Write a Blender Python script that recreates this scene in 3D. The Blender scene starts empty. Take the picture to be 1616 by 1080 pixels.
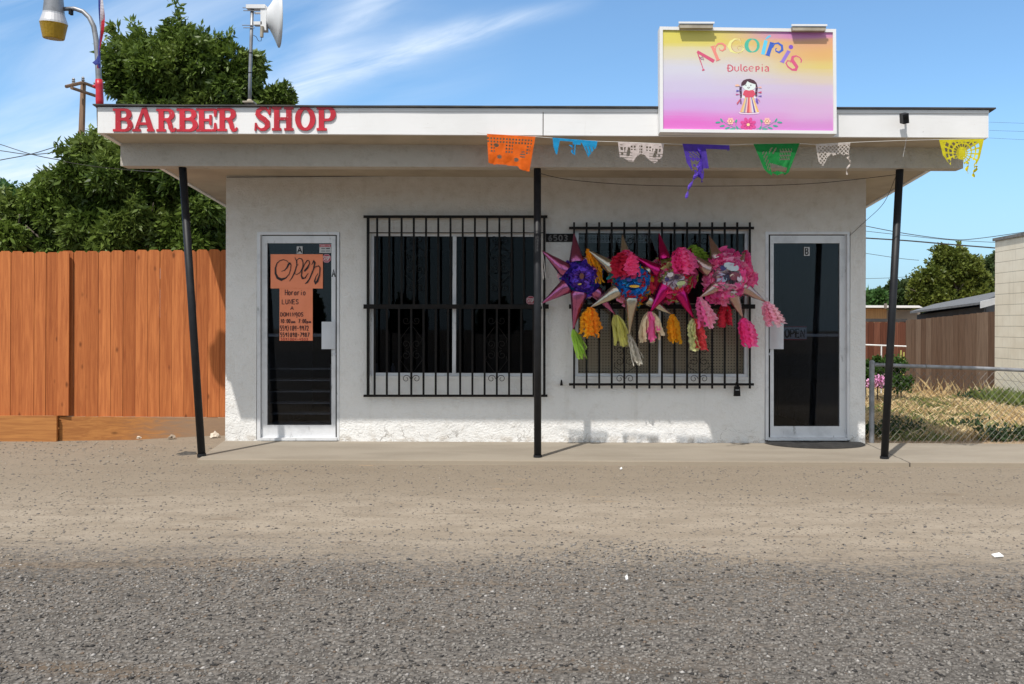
import bpy, math, random
import numpy as np
from mathutils import Vector, Matrix, noise
random.seed(7); rng = np.random.default_rng(7)
R = math.radians
sc = bpy.context.scene
# ------------------------------------------------------------ camera
FPX, CX, CY, TH = 1400.0, 862.0, 513.0, 0.004
EYE = 1.233
cd = bpy.data.cameras.new('camera'); cam = bpy.data.objects.new('camera', cd)
sc.collection.objects.link(cam); sc.camera = cam
cd.sensor_width = 36; cd.lens = FPX/1616*36
cd.shift_x = -(CX-808)/1616; cd.shift_y = -(540-CY)/1616
cd.clip_start = 0.05; cd.clip_end = 2000
cam.matrix_world = Matrix.Translation((0, 0, EYE)) @ Matrix.Rotation(R(90), 4, 'X') @ Matrix.Rotation(TH, 4, 'Z')
sc.render.resolution_x = 1024; sc.render.resolution_y = 684
# ------------------------------------------------------------ world + sun
SUN = Vector((-0.47, -1.0, 1.72)).normalized()
w = bpy.data.worlds.new('World'); sc.world = w; w.use_nodes = True
nt = w.node_tree; nt.nodes.clear()
def N(nt, t, **k):
    n = nt.nodes.new(t)
    for a, b in k.items():
        if a.startswith('i_'):
            key = a[2:]; key = int(key) if key.isdigit() else key.replace('_', ' ')
            n.inputs[key].default_value = b
        else: setattr(n, a, b)
    return n
def M_(nt, op, a, b=None, c=None, clamp=False):
    n = nt.nodes.new('ShaderNodeMath'); n.operation = op; n.use_clamp = clamp
    for i, v in enumerate((a, b, c)):
        if v is None: continue
        if isinstance(v, (int, float)): n.inputs[i].default_value = v
        else: nt.links.new(v, n.inputs[i])
    return n.outputs[0]
L = nt.links.new
sky = N(nt, 'ShaderNodeTexSky', sky_type='NISHITA', sun_disc=False)
sky.sun_elevation = math.asin(SUN.z); sky.sun_rotation = math.atan2(SUN.x, SUN.y)
sky.altitude = 50; sky.air_density = 1.0; sky.dust_density = 0.6; sky.ozone_density = 2.2
tc = N(nt, 'ShaderNodeTexCoord'); sp = N(nt, 'ShaderNodeSeparateXYZ'); L(tc.outputs['Generated'], sp.inputs[0])
ay = M_(nt, 'MAXIMUM', M_(nt, 'ABSOLUTE', sp.outputs[1]), 0.08)
u = M_(nt, 'DIVIDE', sp.outputs[0], ay); v = M_(nt, 'DIVIDE', sp.outputs[2], ay)
ca, sa = math.cos(R(17)), math.sin(R(17))
al = M_(nt, 'ADD', M_(nt, 'MULTIPLY', u, ca), M_(nt, 'MULTIPLY', v, sa))
ac = M_(nt, 'SUBTRACT', M_(nt, 'MULTIPLY', v, ca), M_(nt, 'MULTIPLY', u, sa))
cb = N(nt, 'ShaderNodeCombineXYZ'); L(M_(nt, 'MULTIPLY', al, 2.2), cb.inputs[0]); L(M_(nt, 'MULTIPLY', ac, 9.0), cb.inputs[1])
n1 = N(nt, 'ShaderNodeTexNoise', i_Scale=1.0, i_Detail=7.0, i_Roughness=0.58, i_Distortion=0.7); L(cb.outputs[0], n1.inputs['Vector'])
cb2 = N(nt, 'ShaderNodeCombineXYZ'); L(u, cb2.inputs[0]); L(v, cb2.inputs[1])
n2 = N(nt, 'ShaderNodeTexNoise', i_Scale=2.2, i_Detail=3.0, i_Roughness=0.5); L(cb2.outputs[0], n2.inputs['Vector'])
# a main streak rising to the right: centre line (u,v) (-.294,.266)-(.07,.363)
wob = M_(nt, 'MULTIPLY', M_(nt, 'SUBTRACT', n2.outputs[0], 0.5), 0.05)
off = M_(nt, 'ADD', M_(nt, 'SUBTRACT', ac, 0.3385), wob)
wid = M_(nt, 'MAXIMUM', M_(nt, 'MULTIPLY_ADD', al, -0.045, 0.014), 0.009)
q = M_(nt, 'DIVIDE', off, wid)
gs = M_(nt, 'POWER', 2.718, M_(nt, 'MULTIPLY', M_(nt, 'MULTIPLY', q, q), -1.0))
fade = M_(nt, 'MULTIPLY', M_(nt, 'SUBTRACT', 0.17, al), 6.0, clamp=True)
cb3 = N(nt, 'ShaderNodeCombineXYZ'); L(M_(nt, 'MULTIPLY', al, 5.0), cb3.inputs[0]); L(M_(nt, 'MULTIPLY', ac, 34.0), cb3.inputs[1])
n3 = N(nt, 'ShaderNodeTexNoise', i_Scale=1.0, i_Detail=6.0, i_Roughness=0.62, i_Distortion=0.9); L(cb3.outputs[0], n3.inputs['Vector'])
fib = M_(nt, 'MULTIPLY', M_(nt, 'SUBTRACT', n3.outputs[0], 0.20), 2.3, clamp=True)
streak = M_(nt, 'MULTIPLY', M_(nt, 'MULTIPLY', gs, fade), M_(nt, 'MULTIPLY', fib, 0.8))
# a second, steeper wisp meeting it at the left
o2 = M_(nt, 'ADD', M_(nt, 'SUBTRACT', M_(nt, 'MULTIPLY', M_(nt, 'SUBTRACT', v, u), 0.7071), 0.394), M_(nt, 'MULTIPLY', wob, 1.6)); q2 = M_(nt, 'DIVIDE', o2, 0.022)
g2 = M_(nt, 'POWER', 2.718, M_(nt, 'MULTIPLY', M_(nt, 'MULTIPLY', q2, q2), -1.0)); f2 = M_(nt, 'MULTIPLY', M_(nt, 'SUBTRACT', v, 0.24), 9.0, clamp=True)
streak = M_(nt, 'ADD', streak, M_(nt, 'MULTIPLY', M_(nt, 'MULTIPLY', g2, f2), M_(nt, 'MULTIPLY', fib, 0.55)))
lft = M_(nt, 'MULTIPLY', M_(nt, 'SUBTRACT', -0.02, u), 2.6, clamp=True)
wisp = M_(nt, 'MULTIPLY', M_(nt, 'SUBTRACT', n1.outputs[0], 0.42), 2.6, clamp=True)
wisp = M_(nt, 'MULTIPLY', wisp, M_(nt, 'MULTIPLY_ADD', lft, 0.75, 0.02))
cl = M_(nt, 'ADD', streak, wisp, clamp=True)
hz = M_(nt, 'MULTIPLY', M_(nt, 'SUBTRACT', 0.25, v), 1.3, clamp=True)
up = M_(nt, 'MULTIPLY', sp.outputs[2], 12.0, clamp=True)
cl = M_(nt, 'MULTIPLY', cl, up)
tint = N(nt, 'ShaderNodeMix', data_type='RGBA', blend_type='MULTIPLY'); tint.inputs[0].default_value = 1.0
L(sky.outputs[0], tint.inputs[6]); tint.inputs[7].default_value = (1.0, 1.25, 1.36, 1)
mh = N(nt, 'ShaderNodeMix', data_type='RGBA'); L(M_(nt, 'MULTIPLY', hz, 2.8, clamp=True), mh.inputs[0]); L(tint.outputs[2], mh.inputs[6]); mh.inputs[7].default_value = (2.7, 4.4, 5.9, 1)
mx = N(nt, 'ShaderNodeMix', data_type='RGBA'); L(M_(nt, 'MULTIPLY', cl, 0.85), mx.inputs[0]); L(mh.outputs[2], mx.inputs[6]); mx.inputs[7].default_value = (6.6, 7.4, 8.4, 1)
# thin veil of unseen whitish cloud, added behind the camera for neutral fill
fill_veil = M_(nt, 'MULTIPLY', M_(nt, 'MULTIPLY_ADD', sp.outputs[1], -2.2, 0.55, clamp=True), M_(nt, 'MULTIPLY_ADD', n1.outputs[0], 0.5, 0.55), clamp=True)
top = M_(nt, 'MULTIPLY', M_(nt, 'SUBTRACT', sp.outputs[2], 0.45), 3.0, clamp=True); lowc = M_(nt, 'MULTIPLY', M_(nt, 'SUBTRACT', sp.outputs[2], 0.10), 4.0, clamp=True); fill_veil = M_(nt, 'MULTIPLY', fill_veil, M_(nt, 'MULTIPLY_ADD', lowc, 0.8, 0.2)); fill_veil = M_(nt, 'MAXIMUM', fill_veil, M_(nt, 'MULTIPLY', top, 0.75))
mv = N(nt, 'ShaderNodeMix', data_type='RGBA'); L(fill_veil, mv.inputs[0]); L(mx.outputs[2], mv.inputs[6]); mv.inputs[7].default_value = (6.0, 5.7, 5.25, 1)
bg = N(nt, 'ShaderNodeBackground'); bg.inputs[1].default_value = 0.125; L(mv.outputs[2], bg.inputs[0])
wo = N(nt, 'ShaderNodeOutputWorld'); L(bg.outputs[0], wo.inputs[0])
sl = bpy.data.lights.new('sun', 'SUN'); sl.energy = 3.9; sl.angle = R(0.6); sl.color = (1.0, 0.955, 0.89)
so = bpy.data.objects.new('sun', sl); sc.collection.objects.link(so); so.location = (-10, -20, 30)
so.rotation_euler = (-SUN).to_track_quat('-Z', 'Y').to_euler()
sc.view_settings.view_transform = 'Standard'; sc.view_settings.look = 'None'
sc.view_settings.exposure = 0.18; sc.view_settings.gamma = 1
try: sc.cycles.transparent_max_bounces = 16
except Exception: pass
# ------------------------------------------------------------ helpers
def s2l(r, g, b, k=1.0):
    f = lambda c: (c/255/12.92 if c/255 <= .04045 else ((c/255+.055)/1.055)**2.4)*k
    return (f(r), f(g), f(b), 1)
def P(px, py, d):
    a, b = (px-CX)/FPX, (CY-py)/FPX
    return Vector(((a-TH*b)*d, d, (b+TH*a)*d+EYE))
def empty(name, loc, label=None, cat=None, group=None):
    o = bpy.data.objects.new(name, None); sc.collection.objects.link(o); o.location = loc; o.empty_display_size = .2
    if label: tag(o, label, cat, group)
    return o
def tag(o, label=None, cat=None, group=None, kind=None):
    if label: o['label'] = label
    if cat: o['category'] = cat
    if group: o['group'] = group
    if kind: o['kind'] = kind
    return o
def rootloc(p):
    while p.parent: p = p.parent
    return Vector(p.location)
class MB:
    def __init__(s): s.v = []; s.f = []; s.c = []; s.r = []; s.col = None; s.rnd = 0.5
    def add(s, vs, fs, col=None, rnd=None):
        b = len(s.v); s.v.extend([tuple(x) for x in vs]); s.f.extend([tuple(i+b for i in f) for f in fs])
        s.c.extend([col or s.col or (1, 1, 1, 1)]*len(fs)); s.r.extend([s.rnd if rnd is None else rnd]*len(fs)); return s
    def hexa(s, p, **k):   # p: 4 bottom ccw, 4 top ccw
        return s.add(p, [(3, 2, 1, 0), (4, 5, 6, 7), (0, 1, 5, 4), (1, 2, 6, 5), (2, 3, 7, 6), (3, 0, 4, 7)], **k)
    def box(s, a, b, **k):
        x0, y0, z0 = a; x1, y1, z1 = b
        return s.hexa([(x0, y0, z0), (x1, y0, z0), (x1, y1, z0), (x0, y1, z0), (x0, y0, z1), (x1, y0, z1), (x1, y1, z1), (x0, y1, z1)], **k)
    def pbox(s, x0, y0, x1, y1, d, t, **k):   # facade-plane box given by its outline at front depth d, thickness t going back
        a, b, c, e = P(x0, y1, d), P(x1, y1, d), P(x1, y0, d), P(x0, y0, d); T = Vector((0, t, 0))
        return s.hexa([a, b, b+T, a+T, e, c, c+T, e+T], **k)
    def tube(s, pts, r, n=8, caps=True, **k):
        pts = [Vector(p) for p in pts]; m = len(pts); rs = r if isinstance(r, (list, tuple)) else [r]*m
        vs = []; prev = None
        for i, p in enumerate(pts):
            t = (pts[min(i+1, m-1)]-pts[max(i-1, 0)])
            t = t.normalized() if t.length > 1e-9 else Vector((0, 0, 1))
            if prev is None: nx = t.orthogonal().normalized()
            else:
                nx = prev-t*prev.dot(t); nx = nx.normalized() if nx.length > 1e-6 else t.orthogonal().normalized()
            prev = nx; ny = t.cross(nx)
            for j in range(n):
                a = 2*math.pi*j/n; vs.append(p+(nx*math.cos(a)+ny*math.sin(a))*rs[i])
        fs = [(i*n+j, i*n+(j+1) % n, (i+1)*n+(j+1) % n, (i+1)*n+j) for i in range(m-1) for j in range(n)]
        if caps: fs += [tuple(reversed(range(n))), tuple((m-1)*n+j for j in range(n))]
        return s.add(vs, fs, **k)
    def lathe(s, base, axis, prof, n=20, **k):  # prof [(along, radius)]
        ax = Vector(axis).normalized(); nx = ax.orthogonal().normalized(); ny = ax.cross(nx); base = Vector(base)
        vs = [base+ax*a+(nx*math.cos(2*math.pi*j/n)+ny*math.sin(2*math.pi*j/n))*r for a, r in prof for j in range(n)]
        m = len(prof)
        fs = [(i*n+j, i*n+(j+1) % n, (i+1)*n+(j+1) % n, (i+1)*n+j) for i in range(m-1) for j in range(n)]
        return s.add(vs, fs, **k)
    def poly(s, pts, **k): return s.add(pts, [tuple(range(len(pts)))], **k)
    def build(s, name, m, parent=None, smooth=False, base=True):
        if parent is not None: o0 = rootloc(parent)
        else:
            a = np.array(s.v); o0 = Vector(((a[:, 0].min()+a[:, 0].max())/2, (a[:, 1].min()+a[:, 1].max())/2, a[:, 2].min())) if base else Vector((0, 0, 0))
        me = bpy.data.meshes.new(name); me.from_pydata([(x-o0.x, y-o0.y, z-o0.z) for x, y, z in s.v], [], s.f)
        me.materials.append(m)
        ca_ = me.attributes.new('Col', 'FLOAT_COLOR', 'FACE'); ca_.data.foreach_set('color', np.array(s.c, dtype=np.float32).ravel())
        ra = me.attributes.new('rnd', 'FLOAT', 'FACE'); ra.data.foreach_set('value', np.array(s.r, dtype=np.float32))
        if smooth: me.polygons.foreach_set('use_smooth', [True]*len(me.polygons))
        me.update()
        o = bpy.data.objects.new(name, me); sc.collection.objects.link(o)
        if parent is not None: o.parent = parent
        else: o.location = o0
        return o
def bulk(name, V, F, rnd, m, parent=None, cols=None):   # V (n,3), F (k,4) or (k,3)
    o0 = np.array(rootloc(parent)) if parent is not None else np.zeros(3)
    me = bpy.data.meshes.new(name); V = np.asarray(V, dtype=np.float32)-o0.astype(np.float32); k = F.shape[1]
    me.vertices.add(len(V)); me.vertices.foreach_set('co', V.ravel())
    me.loops.add(F.size); me.loops.foreach_set('vertex_index', F.astype(np.int32).ravel())
    me.polygons.add(len(F)); me.polygons.foreach_set('loop_start', np.arange(len(F), dtype=np.int32)*k)
    me.materials.append(m)
    ra = me.attributes.new('rnd', 'FLOAT', 'FACE'); ra.data.foreach_set('value', np.asarray(rnd, dtype=np.float32))
    me.update(calc_edges=True)
    o = bpy.data.objects.new(name, me); sc.collection.objects.link(o)
    if parent is not None: o.parent = parent
    return o
# ------------------------------------------------------------ materials
def newmat(name):
    m = bpy.data.materials.new(name); m.use_nodes = True; t = m.node_tree
    b = t.nodes['Principled BSDF']; return m, t, b
def rgb(c): return c if len(c) == 4 else (*c, 1)
def mixc(t, f, a, b, mode='MIX'):
    n = N(t, 'ShaderNodeMix', data_type='RGBA', blend_type=mode)
    for i, x in ((0, f), (6, a), (7, b)):
        if hasattr(x, 'is_linked'): t.links.new(x, n.inputs[i])
        else: n.inputs[i].default_value = x if i == 0 else rgb(x)
    return n.outputs[2]
def tex(t, kind, scale, detail=4, rough=.55, vec=None, stretch=None, dist=0):
    if vec is None: vec = N(t, 'ShaderNodeTexCoord').outputs['Object']
    if stretch:
        mp = N(t, 'ShaderNodeMapping'); t.links.new(vec, mp.inputs[0]); mp.inputs['Scale'].default_value = stretch; vec = mp.outputs[0]
    if kind == 'n':
        n = N(t, 'ShaderNodeTexNoise', i_Scale=scale, i_Detail=detail, i_Roughness=rough, i_Distortion=dist); t.links.new(vec, n.inputs['Vector']); return n.outputs[0]
    n = N(t, 'ShaderNodeTexVoronoi', i_Scale=scale); t.links.new(vec, n.inputs['Vector']); return n
def ramp(t, f, a, b):
    n = N(t, 'ShaderNodeMapRange', interpolation_type='SMOOTHSTEP'); t.links.new(f, n.inputs[0]); n.inputs[1].default_value = a; n.inputs[2].default_value = b; return n.outputs[0]
def bump(t, b, h, strength=.3, dist=.01):
    n = N(t, 'ShaderNodeBump'); n.inputs['Strength'].default_value = strength; n.inputs['Distance'].default_value = dist
    t.links.new(h, n.inputs['Height']); t.links.new(n.outputs[0], b.inputs['Normal'])
def pm(name, c1, c2=None, scale=6, rough=.6, metal=0, bs=0, bstr=.2, bd=.004, spec=.5, stretch=None, rv=0):
    m, t, b = newmat(name); c2 = c2 or tuple(x*.8 for x in c1[:3])
    f = ramp(t, tex(t, 'n', scale, 5, stretch=stretch), .35, .68)
    c = mixc(t, f, c1, c2)
    if rv:
        a = N(t, 'ShaderNodeAttribute', attribute_name='rnd'); k = M_(t, 'MULTIPLY_ADD', a.outputs['Fac'], 2*rv, 1-rv)
        cc = N(t, 'ShaderNodeCombineColor'); [t.links.new(k, cc.inputs[i]) for i in range(3)]
        c = mixc(t, 1.0, c, cc.outputs[0], 'MULTIPLY')
    t.links.new(c, b.inputs['Base Color']); b.inputs['Roughness'].default_value = rough; b.inputs['Metallic'].default_value = metal
    b.inputs['Specular IOR Level'].default_value = spec
    if bs: bump(t, b, tex(t, 'n', bs, 5, stretch=stretch), bstr, bd)
    return m
def pos(t):
    g = N(t, 'ShaderNodeNewGeometry'); s = N(t, 'ShaderNodeSeparateXYZ'); t.links.new(g.outputs['Position'], s.inputs[0]); return g.outputs['Position'], s.outputs
def stucco(name, base, dark, wall=False):
    m, t, b = newmat(name); vec, xyz = pos(t)
    big = tex(t, 'n', 1.3, 5, .6, vec); fine = tex(t, 'n', 45, 4, .6, vec); med = tex(t, 'n', 9, 5, .6, vec)
    c = mixc(t, ramp(t, big, .35, .7), base, tuple(x*.93 for x in base[:3]))
    c = mixc(t, M_(t, 'MULTIPLY', ramp(t, med, .5, .75), .35), c, dark)
    drip = tex(t, 'n', 1, 5, .65, vec, stretch=(7, 7, .7)); c = mixc(t, M_(t, 'MULTIPLY', ramp(t, drip, .56, .78), .28), c, dark)
    if wall:
        z = xyz[2]; x = xyz[0]
        top = M_(t, 'MULTIPLY', ramp(t, z, 1.5, 2.6), M_(t, 'MULTIPLY_ADD', med, .6, .25)); c = mixc(t, M_(t, 'MULTIPLY', top, .8), c, (.43, .37, .295))  # upper wall browned in the colour, painting in the shade under the overhang
        vo = N(t, 'ShaderNodeTexVoronoi', feature='DISTANCE_TO_EDGE', i_Scale=3.2)
        mp = N(t, 'ShaderNodeMapping'); mp.inputs['Scale'].default_value = (.55, 1, 2.4)
        dn = N(t, 'ShaderNodeTexNoise', i_Scale=5, i_Detail=4); t.links.new(vec, dn.inputs['Vector'])
        va = N(t, 'ShaderNodeVectorMath', operation='MULTIPLY_ADD'); t.links.new(dn.outputs[1], va.inputs[0]); va.inputs[1].default_value = (.5, .0, .5); t.links.new(vec, va.inputs[2])
        t.links.new(va.outputs[0], mp.inputs[0]); t.links.new(mp.outputs[0], vo.inputs['Vector'])
        cr = M_(t, 'SUBTRACT', 1.0, ramp(t, vo.outputs[0], 0.0, .022)); low = M_(t, 'SUBTRACT', 1.0, ramp(t, z, .03, .26))
        cr = M_(t, 'MULTIPLY', cr, M_(t, 'MULTIPLY', low, .75)); c = mixc(t, cr, c, (.25, .23, .21))
        # freshly painted strip low on the wall
        pa = M_(t, 'MULTIPLY', M_(t, 'MULTIPLY', M_(t, 'GREATER_THAN', x, .47), M_(t, 'LESS_THAN', x, 1.72)), M_(t, 'LESS_THAN', M_(t, 'MULTIPLY_ADD', med, .02, z), .168))
        c = mixc(t, M_(t, 'MULTIPLY', pa, .5), c, (.80, .80, .80))
        sc_ = M_(t, 'MULTIPLY', M_(t, 'MULTIPLY', ramp(t, med, .45, .6), M_(t, 'SUBTRACT', 1.0, ramp(t, z, .02, .09))), .5); c = mixc(t, sc_, c, (.42, .36, .29))
    t.links.new(c, b.inputs['Base Color']); b.inputs['Roughness'].default_value = .9; b.inputs['Specular IOR Level'].default_value = .2
    h = M_(t, 'ADD', M_(t, 'MULTIPLY', fine, .6), med); bump(t, b, h, .9, .018)
    return m
M = {}
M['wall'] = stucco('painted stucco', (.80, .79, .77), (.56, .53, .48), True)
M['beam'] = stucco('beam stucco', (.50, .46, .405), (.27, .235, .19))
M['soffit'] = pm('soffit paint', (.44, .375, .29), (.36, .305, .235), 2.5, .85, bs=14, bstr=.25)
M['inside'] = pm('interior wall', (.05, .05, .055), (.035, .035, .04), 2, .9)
m, t, b = newmat('fascia paint'); vec, xyz = pos(t)
c = mixc(t, ramp(t, tex(t, 'n', 1.2, 5, .6, vec), .4, .7), (.76, .755, .755), (.70, .695, .69))
c = mixc(t, M_(t, 'MULTIPLY', ramp(t, tex(t, 'n', 1, 6, .7, vec, stretch=(3, 3, 30)), .58, .8), .5), c, (.62, .60, .57))
sc1 = tex(t, 'n', 38, 3, .6, vec); c = mixc(t, ramp(t, sc1, .72, .77), c, (.35, .33, .30)); c = mixc(t, M_(t, 'MULTIPLY', ramp(t, tex(t, 'n', 1, 6, .7, vec, stretch=(16, 3, 1.5)), .60, .80), .35), c, (.50, .46, .40))
t.links.new(c, b.inputs['Base Color']); b.inputs['Roughness'].default_value = .55; bump(t, b, tex(t, 'n', 1, 5, .6, vec, stretch=(4, 4, 60)), .15, .004); M['fascia'] = m
M['roofing'] = pm('black roofing', (.035, .035, .04), (.06, .055, .05), 8, .8)
M['black'] = pm('black paint', (.010, .011, .014), (.016, .017, .02), 9, .5, bs=60, bstr=.12, spec=.3)
M['iron'] = pm('black iron', (.006, .006, .006), (.013, .010, .009), 14, .6, bs=80, bstr=.15, spec=.18)
m, t, b = newmat('white aluminium'); vec, xyz = pos(t)
c = mixc(t, ramp(t, tex(t, 'n', 5, 6, .6, vec), .45, .72), (.70, .705, .72), (.56, .565, .58))
c = mixc(t, M_(t, 'MULTIPLY', ramp(t, tex(t, 'n', 18, 5, .65, vec, stretch=(1, 1, .35)), .6, .72), .6), c, (.2, .19, .18))
t.links.new(c, b.inputs['Base Color']); b.inputs['Roughness'].default_value = .45; b.inputs['Metallic'].default_value = .15; M['alu'] = m
M['plate'] = pm('brushed plate', (.66, .67, .70), (.58, .59, .62), 4, .4, metal=.2)
def glass(name, tintc, spec=1.0):
    m = bpy.data.materials.new(name); m.use_nodes = True; t = m.node_tree; t.nodes.clear()
    tr = N(t, 'ShaderNodeBsdfTransparent'); tr.inputs[0].default_value = rgb(tintc)
    gl = N(t, 'ShaderNodeBsdfGlossy'); gl.inputs['Roughness'].default_value = .0; gl.inputs[0].default_value = (spec, spec, spec, 1)
    fr = N(t, 'ShaderNodeFresnel', i_IOR=1.5); ms = N(t, 'ShaderNodeMixShader'); vec, _ = pos(t)
    t.links.new(fr.outputs[0], ms.inputs[0]); t.links.new(tr.outputs[0], ms.inputs[1]); t.links.new(gl.outputs[0], ms.inputs[2])
    o = N(t, 'ShaderNodeOutputMaterial'); t.links.new(ms.outputs[0], o.inputs[0]); return m
M['glass'] = glass('tinted glass', (.46, .48, .52), .22); M['glass3'] = glass('door glass', (.6, .62, .66), .5); M['glass2'] = glass('clear glass', (.93, .93, .93), .3)
m, t, b = newmat('printed ink'); a = N(t, 'ShaderNodeAttribute', attribute_name='Col')
c = mixc(t, M_(t, 'MULTIPLY', tex(t, 'n', 30, 3), .4), a.outputs['Color'], (.75, .75, .75), 'MULTIPLY'); t.links.new(c, b.inputs['Base Color']); b.inputs['Roughness'].default_value = .5; M['ink'] = m
def translucent(name, rough=.8, tr=.35, foil=False, attr=True, col=(1, 1, 1), bs=25):
    m, t, b = newmat(name)
    vec = N(t, 'ShaderNodeTexCoord').outputs['Object']
    if attr: c = N(t, 'ShaderNodeAttribute', attribute_name='Col').outputs['Color']
    else: c = mixc(t, tex(t, 'n', 6, 4), col, tuple(x*.85 for x in col[:3]))
    c = mixc(t, M_(t, 'MULTIPLY', ramp(t, tex(t, 'n', 14, 3, .6, vec), .4, .7), .22), c, (.5, .45, .45), 'MULTIPLY')
    t.links.new(c, b.inputs['Base Color']); b.inputs['Roughness'].default_value = rough; b.inputs['Specular IOR Level'].default_value = .3
    bump(t, b, tex(t, 'n', bs, 4, .6, vec), .5, .01)
    td = N(t, 'ShaderNodeBsdfTranslucent'); t.links.new(c, td.inputs[0]); ms = N(t, 'ShaderNodeMixShader'); ms.inputs[0].default_value = tr
    t.links.new(b.outputs[0], ms.inputs[1]); t.links.new(td.outputs[0], ms.inputs[2]); t.links.new(ms.outputs[0], t.nodes['Material Output'].inputs[0]); return m
M['crepe'] = translucent('crepe paper'); M['tissue'] = translucent('tissue paper', .7, .4)
def foil(name, col, rough=.22):
    col = (*[q*.9 for q in col[:3]], 1)
    m, t, b = newmat(name); vec = N(t, 'ShaderNodeTexCoord').outputs['Object']
    c = mixc(t, tex(t, 'n', 20, 3, .5, vec), col, tuple(x*.75 for x in col[:3])); t.links.new(c, b.inputs['Base Color'])
    b.inputs['Metallic'].default_value = .92; b.inputs['Roughness'].default_value = rough; bump(t, b, tex(t, 'n', 22, 3, .6, vec), .35, .01); return m
# wood
def wood(name, c1, c2, knots=True, vert=True, rv=.2, greyx=None):
    m, t, b = newmat(name); vec, xyz = pos(t); at = N(t, 'ShaderNodeAttribute', attribute_name='rnd').outputs['Fac']
    of = N(t, 'ShaderNodeCombineXYZ'); t.links.new(M_(t, 'MULTIPLY', at, 37.0), of.inputs[0 if vert else 2]); t.links.new(M_(t, 'MULTIPLY', at, 53.0), of.inputs[2 if vert else 0])
    va = N(t, 'ShaderNodeVectorMath', operation='ADD'); t.links.new(vec, va.inputs[0]); t.links.new(of.outputs[0], va.inputs[1]); v2 = va.outputs[0]
    st = (22, 22, 1.1) if vert else (1.1, 22, 22)
    g = tex(t, 'n', 1.6, 6, .6, v2, stretch=st, dist=.8); g2 = tex(t, 'n', 6, 4, .6, v2, stretch=st)
    c = mixc(t, ramp(t, g, .3, .7), c1, c2); c = mixc(t, M_(t, 'MULTIPLY', ramp(t, g2, .5, .8), .35), c, tuple(x*.6 for x in c2[:3]))
    if knots:
        vo = N(t, 'ShaderNodeTexVoronoi', i_Scale=1.0); mp = N(t, 'ShaderNodeMapping'); mp.inputs['Scale'].default_value = (7.5, 1, 3.6) if vert else (3, 1, 8)
        t.links.new(v2, mp.inputs[0]); t.links.new(mp.outputs[0], vo.inputs['Vector'])
        k = M_(t, 'SUBTRACT', 1.0, ramp(t, vo.outputs[0], .05, .17)); sel = N(t, 'ShaderNodeSeparateColor'); t.links.new(vo.outputs[1], sel.inputs[0])
        k = M_(t, 'MULTIPLY', k, M_(t, 'GREATER_THAN', sel.outputs[0], .45)); c = mixc(t, M_(t, 'MULTIPLY', k, .8), c, tuple(x*.35 for x in c2[:3]))
    if rv:
        k = M_(t, 'MULTIPLY_ADD', at, 2*rv, 1-rv); cc = N(t, 'ShaderNodeCombineColor'); t.links.new(k, cc.inputs[0])
        t.links.new(M_(t, 'MULTIPLY_ADD', at, 2.6*rv, 1-1.3*rv), cc.inputs[1]); t.links.new(M_(t, 'MULTIPLY_ADD', at, 3*rv, 1-1.5*rv), cc.inputs[2]); c = mixc(t, 1.0, c, cc.outputs[0], 'MULTIPLY')
    if greyx is not None: c = mixc(t, M_(t, 'MULTIPLY', ramp(t, M_(t, 'MULTIPLY_ADD', g, 1.2, xyz[0]), greyx, greyx+.9), .8), c, (.27, .20, .14))
    t.links.new(c, b.inputs['Base Color']); b.inputs['Roughness'].default_value = .75; b.inputs['Specular IOR Level'].default_value = .25; bump(t, b, g, .3, .006); return m
M['cedar'] = wood('stained cedar', (.50, .165, .050), (.34, .097, .029), rv=.18)
M['kick'] = wood('treated kickboard', (.46, .20, .06), (.33, .13, .04), vert=False, rv=.05, greyx=-4.05)
M['brownwood'] = wood('weathered brown boards', (.155, .10, .068), (.105, .066, .044), knots=False, rv=.25)
M['redwood'] = wood('red brown boards', (.15, .055, .032), (.10, .035, .02), knots=False, rv=.25)
M['polewood'] = wood('pole wood', (.22, .14, .09), (.15, .09, .055), knots=False, rv=0)
# leaves
def leafmat(name, c1, c2, c3):
    m, t, b = newmat(name); a = N(t, 'ShaderNodeAttribute', attribute_name='rnd').outputs['Fac']; vec, _ = pos(t)
    c = mixc(t, a, c1, c2); c = mixc(t, M_(t, 'MULTIPLY', ramp(t, tex(t, 'n', 1.1, 3, .5, vec), .45, .7), .6), c, c3)
    t.links.new(c, b.inputs['Base Color']); b.inputs['Roughness'].default_value = .42; b.inputs['Specular IOR Level'].default_value = .3
    td = N(t, 'ShaderNodeBsdfTranslucent'); t.links.new(c, td.inputs[0]); ms = N(t, 'ShaderNodeMixShader'); ms.inputs[0].default_value = .3
    t.links.new(b.outputs[0], ms.inputs[1]); t.links.new(td.outputs[0], ms.inputs[2]); t.links.new(ms.outputs[0], t.nodes['Material Output'].inputs[0]); return m
M['leaf'] = leafmat('ash leaf', (.035, .068, .011), (.18, .26, .045), (.20, .26, .06))
M['leaf2'] = leafmat('pale leaf', (.05, .12, .03), (.09, .18, .05), (.10, .20, .06))
M['leaf3'] = leafmat('far leaf', (.07, .10, .016), (.18, .21, .04), (.09, .12, .025))
M['leaf4'] = leafmat('hedge leaf', (.03, .06, .018), (.07, .11, .035), (.06, .08, .03))
M['bark'] = pm('bark', (.12, .095, .075), (.07, .055, .045), 12, .9, bs=20, bstr=.5, bd=.02)
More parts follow.
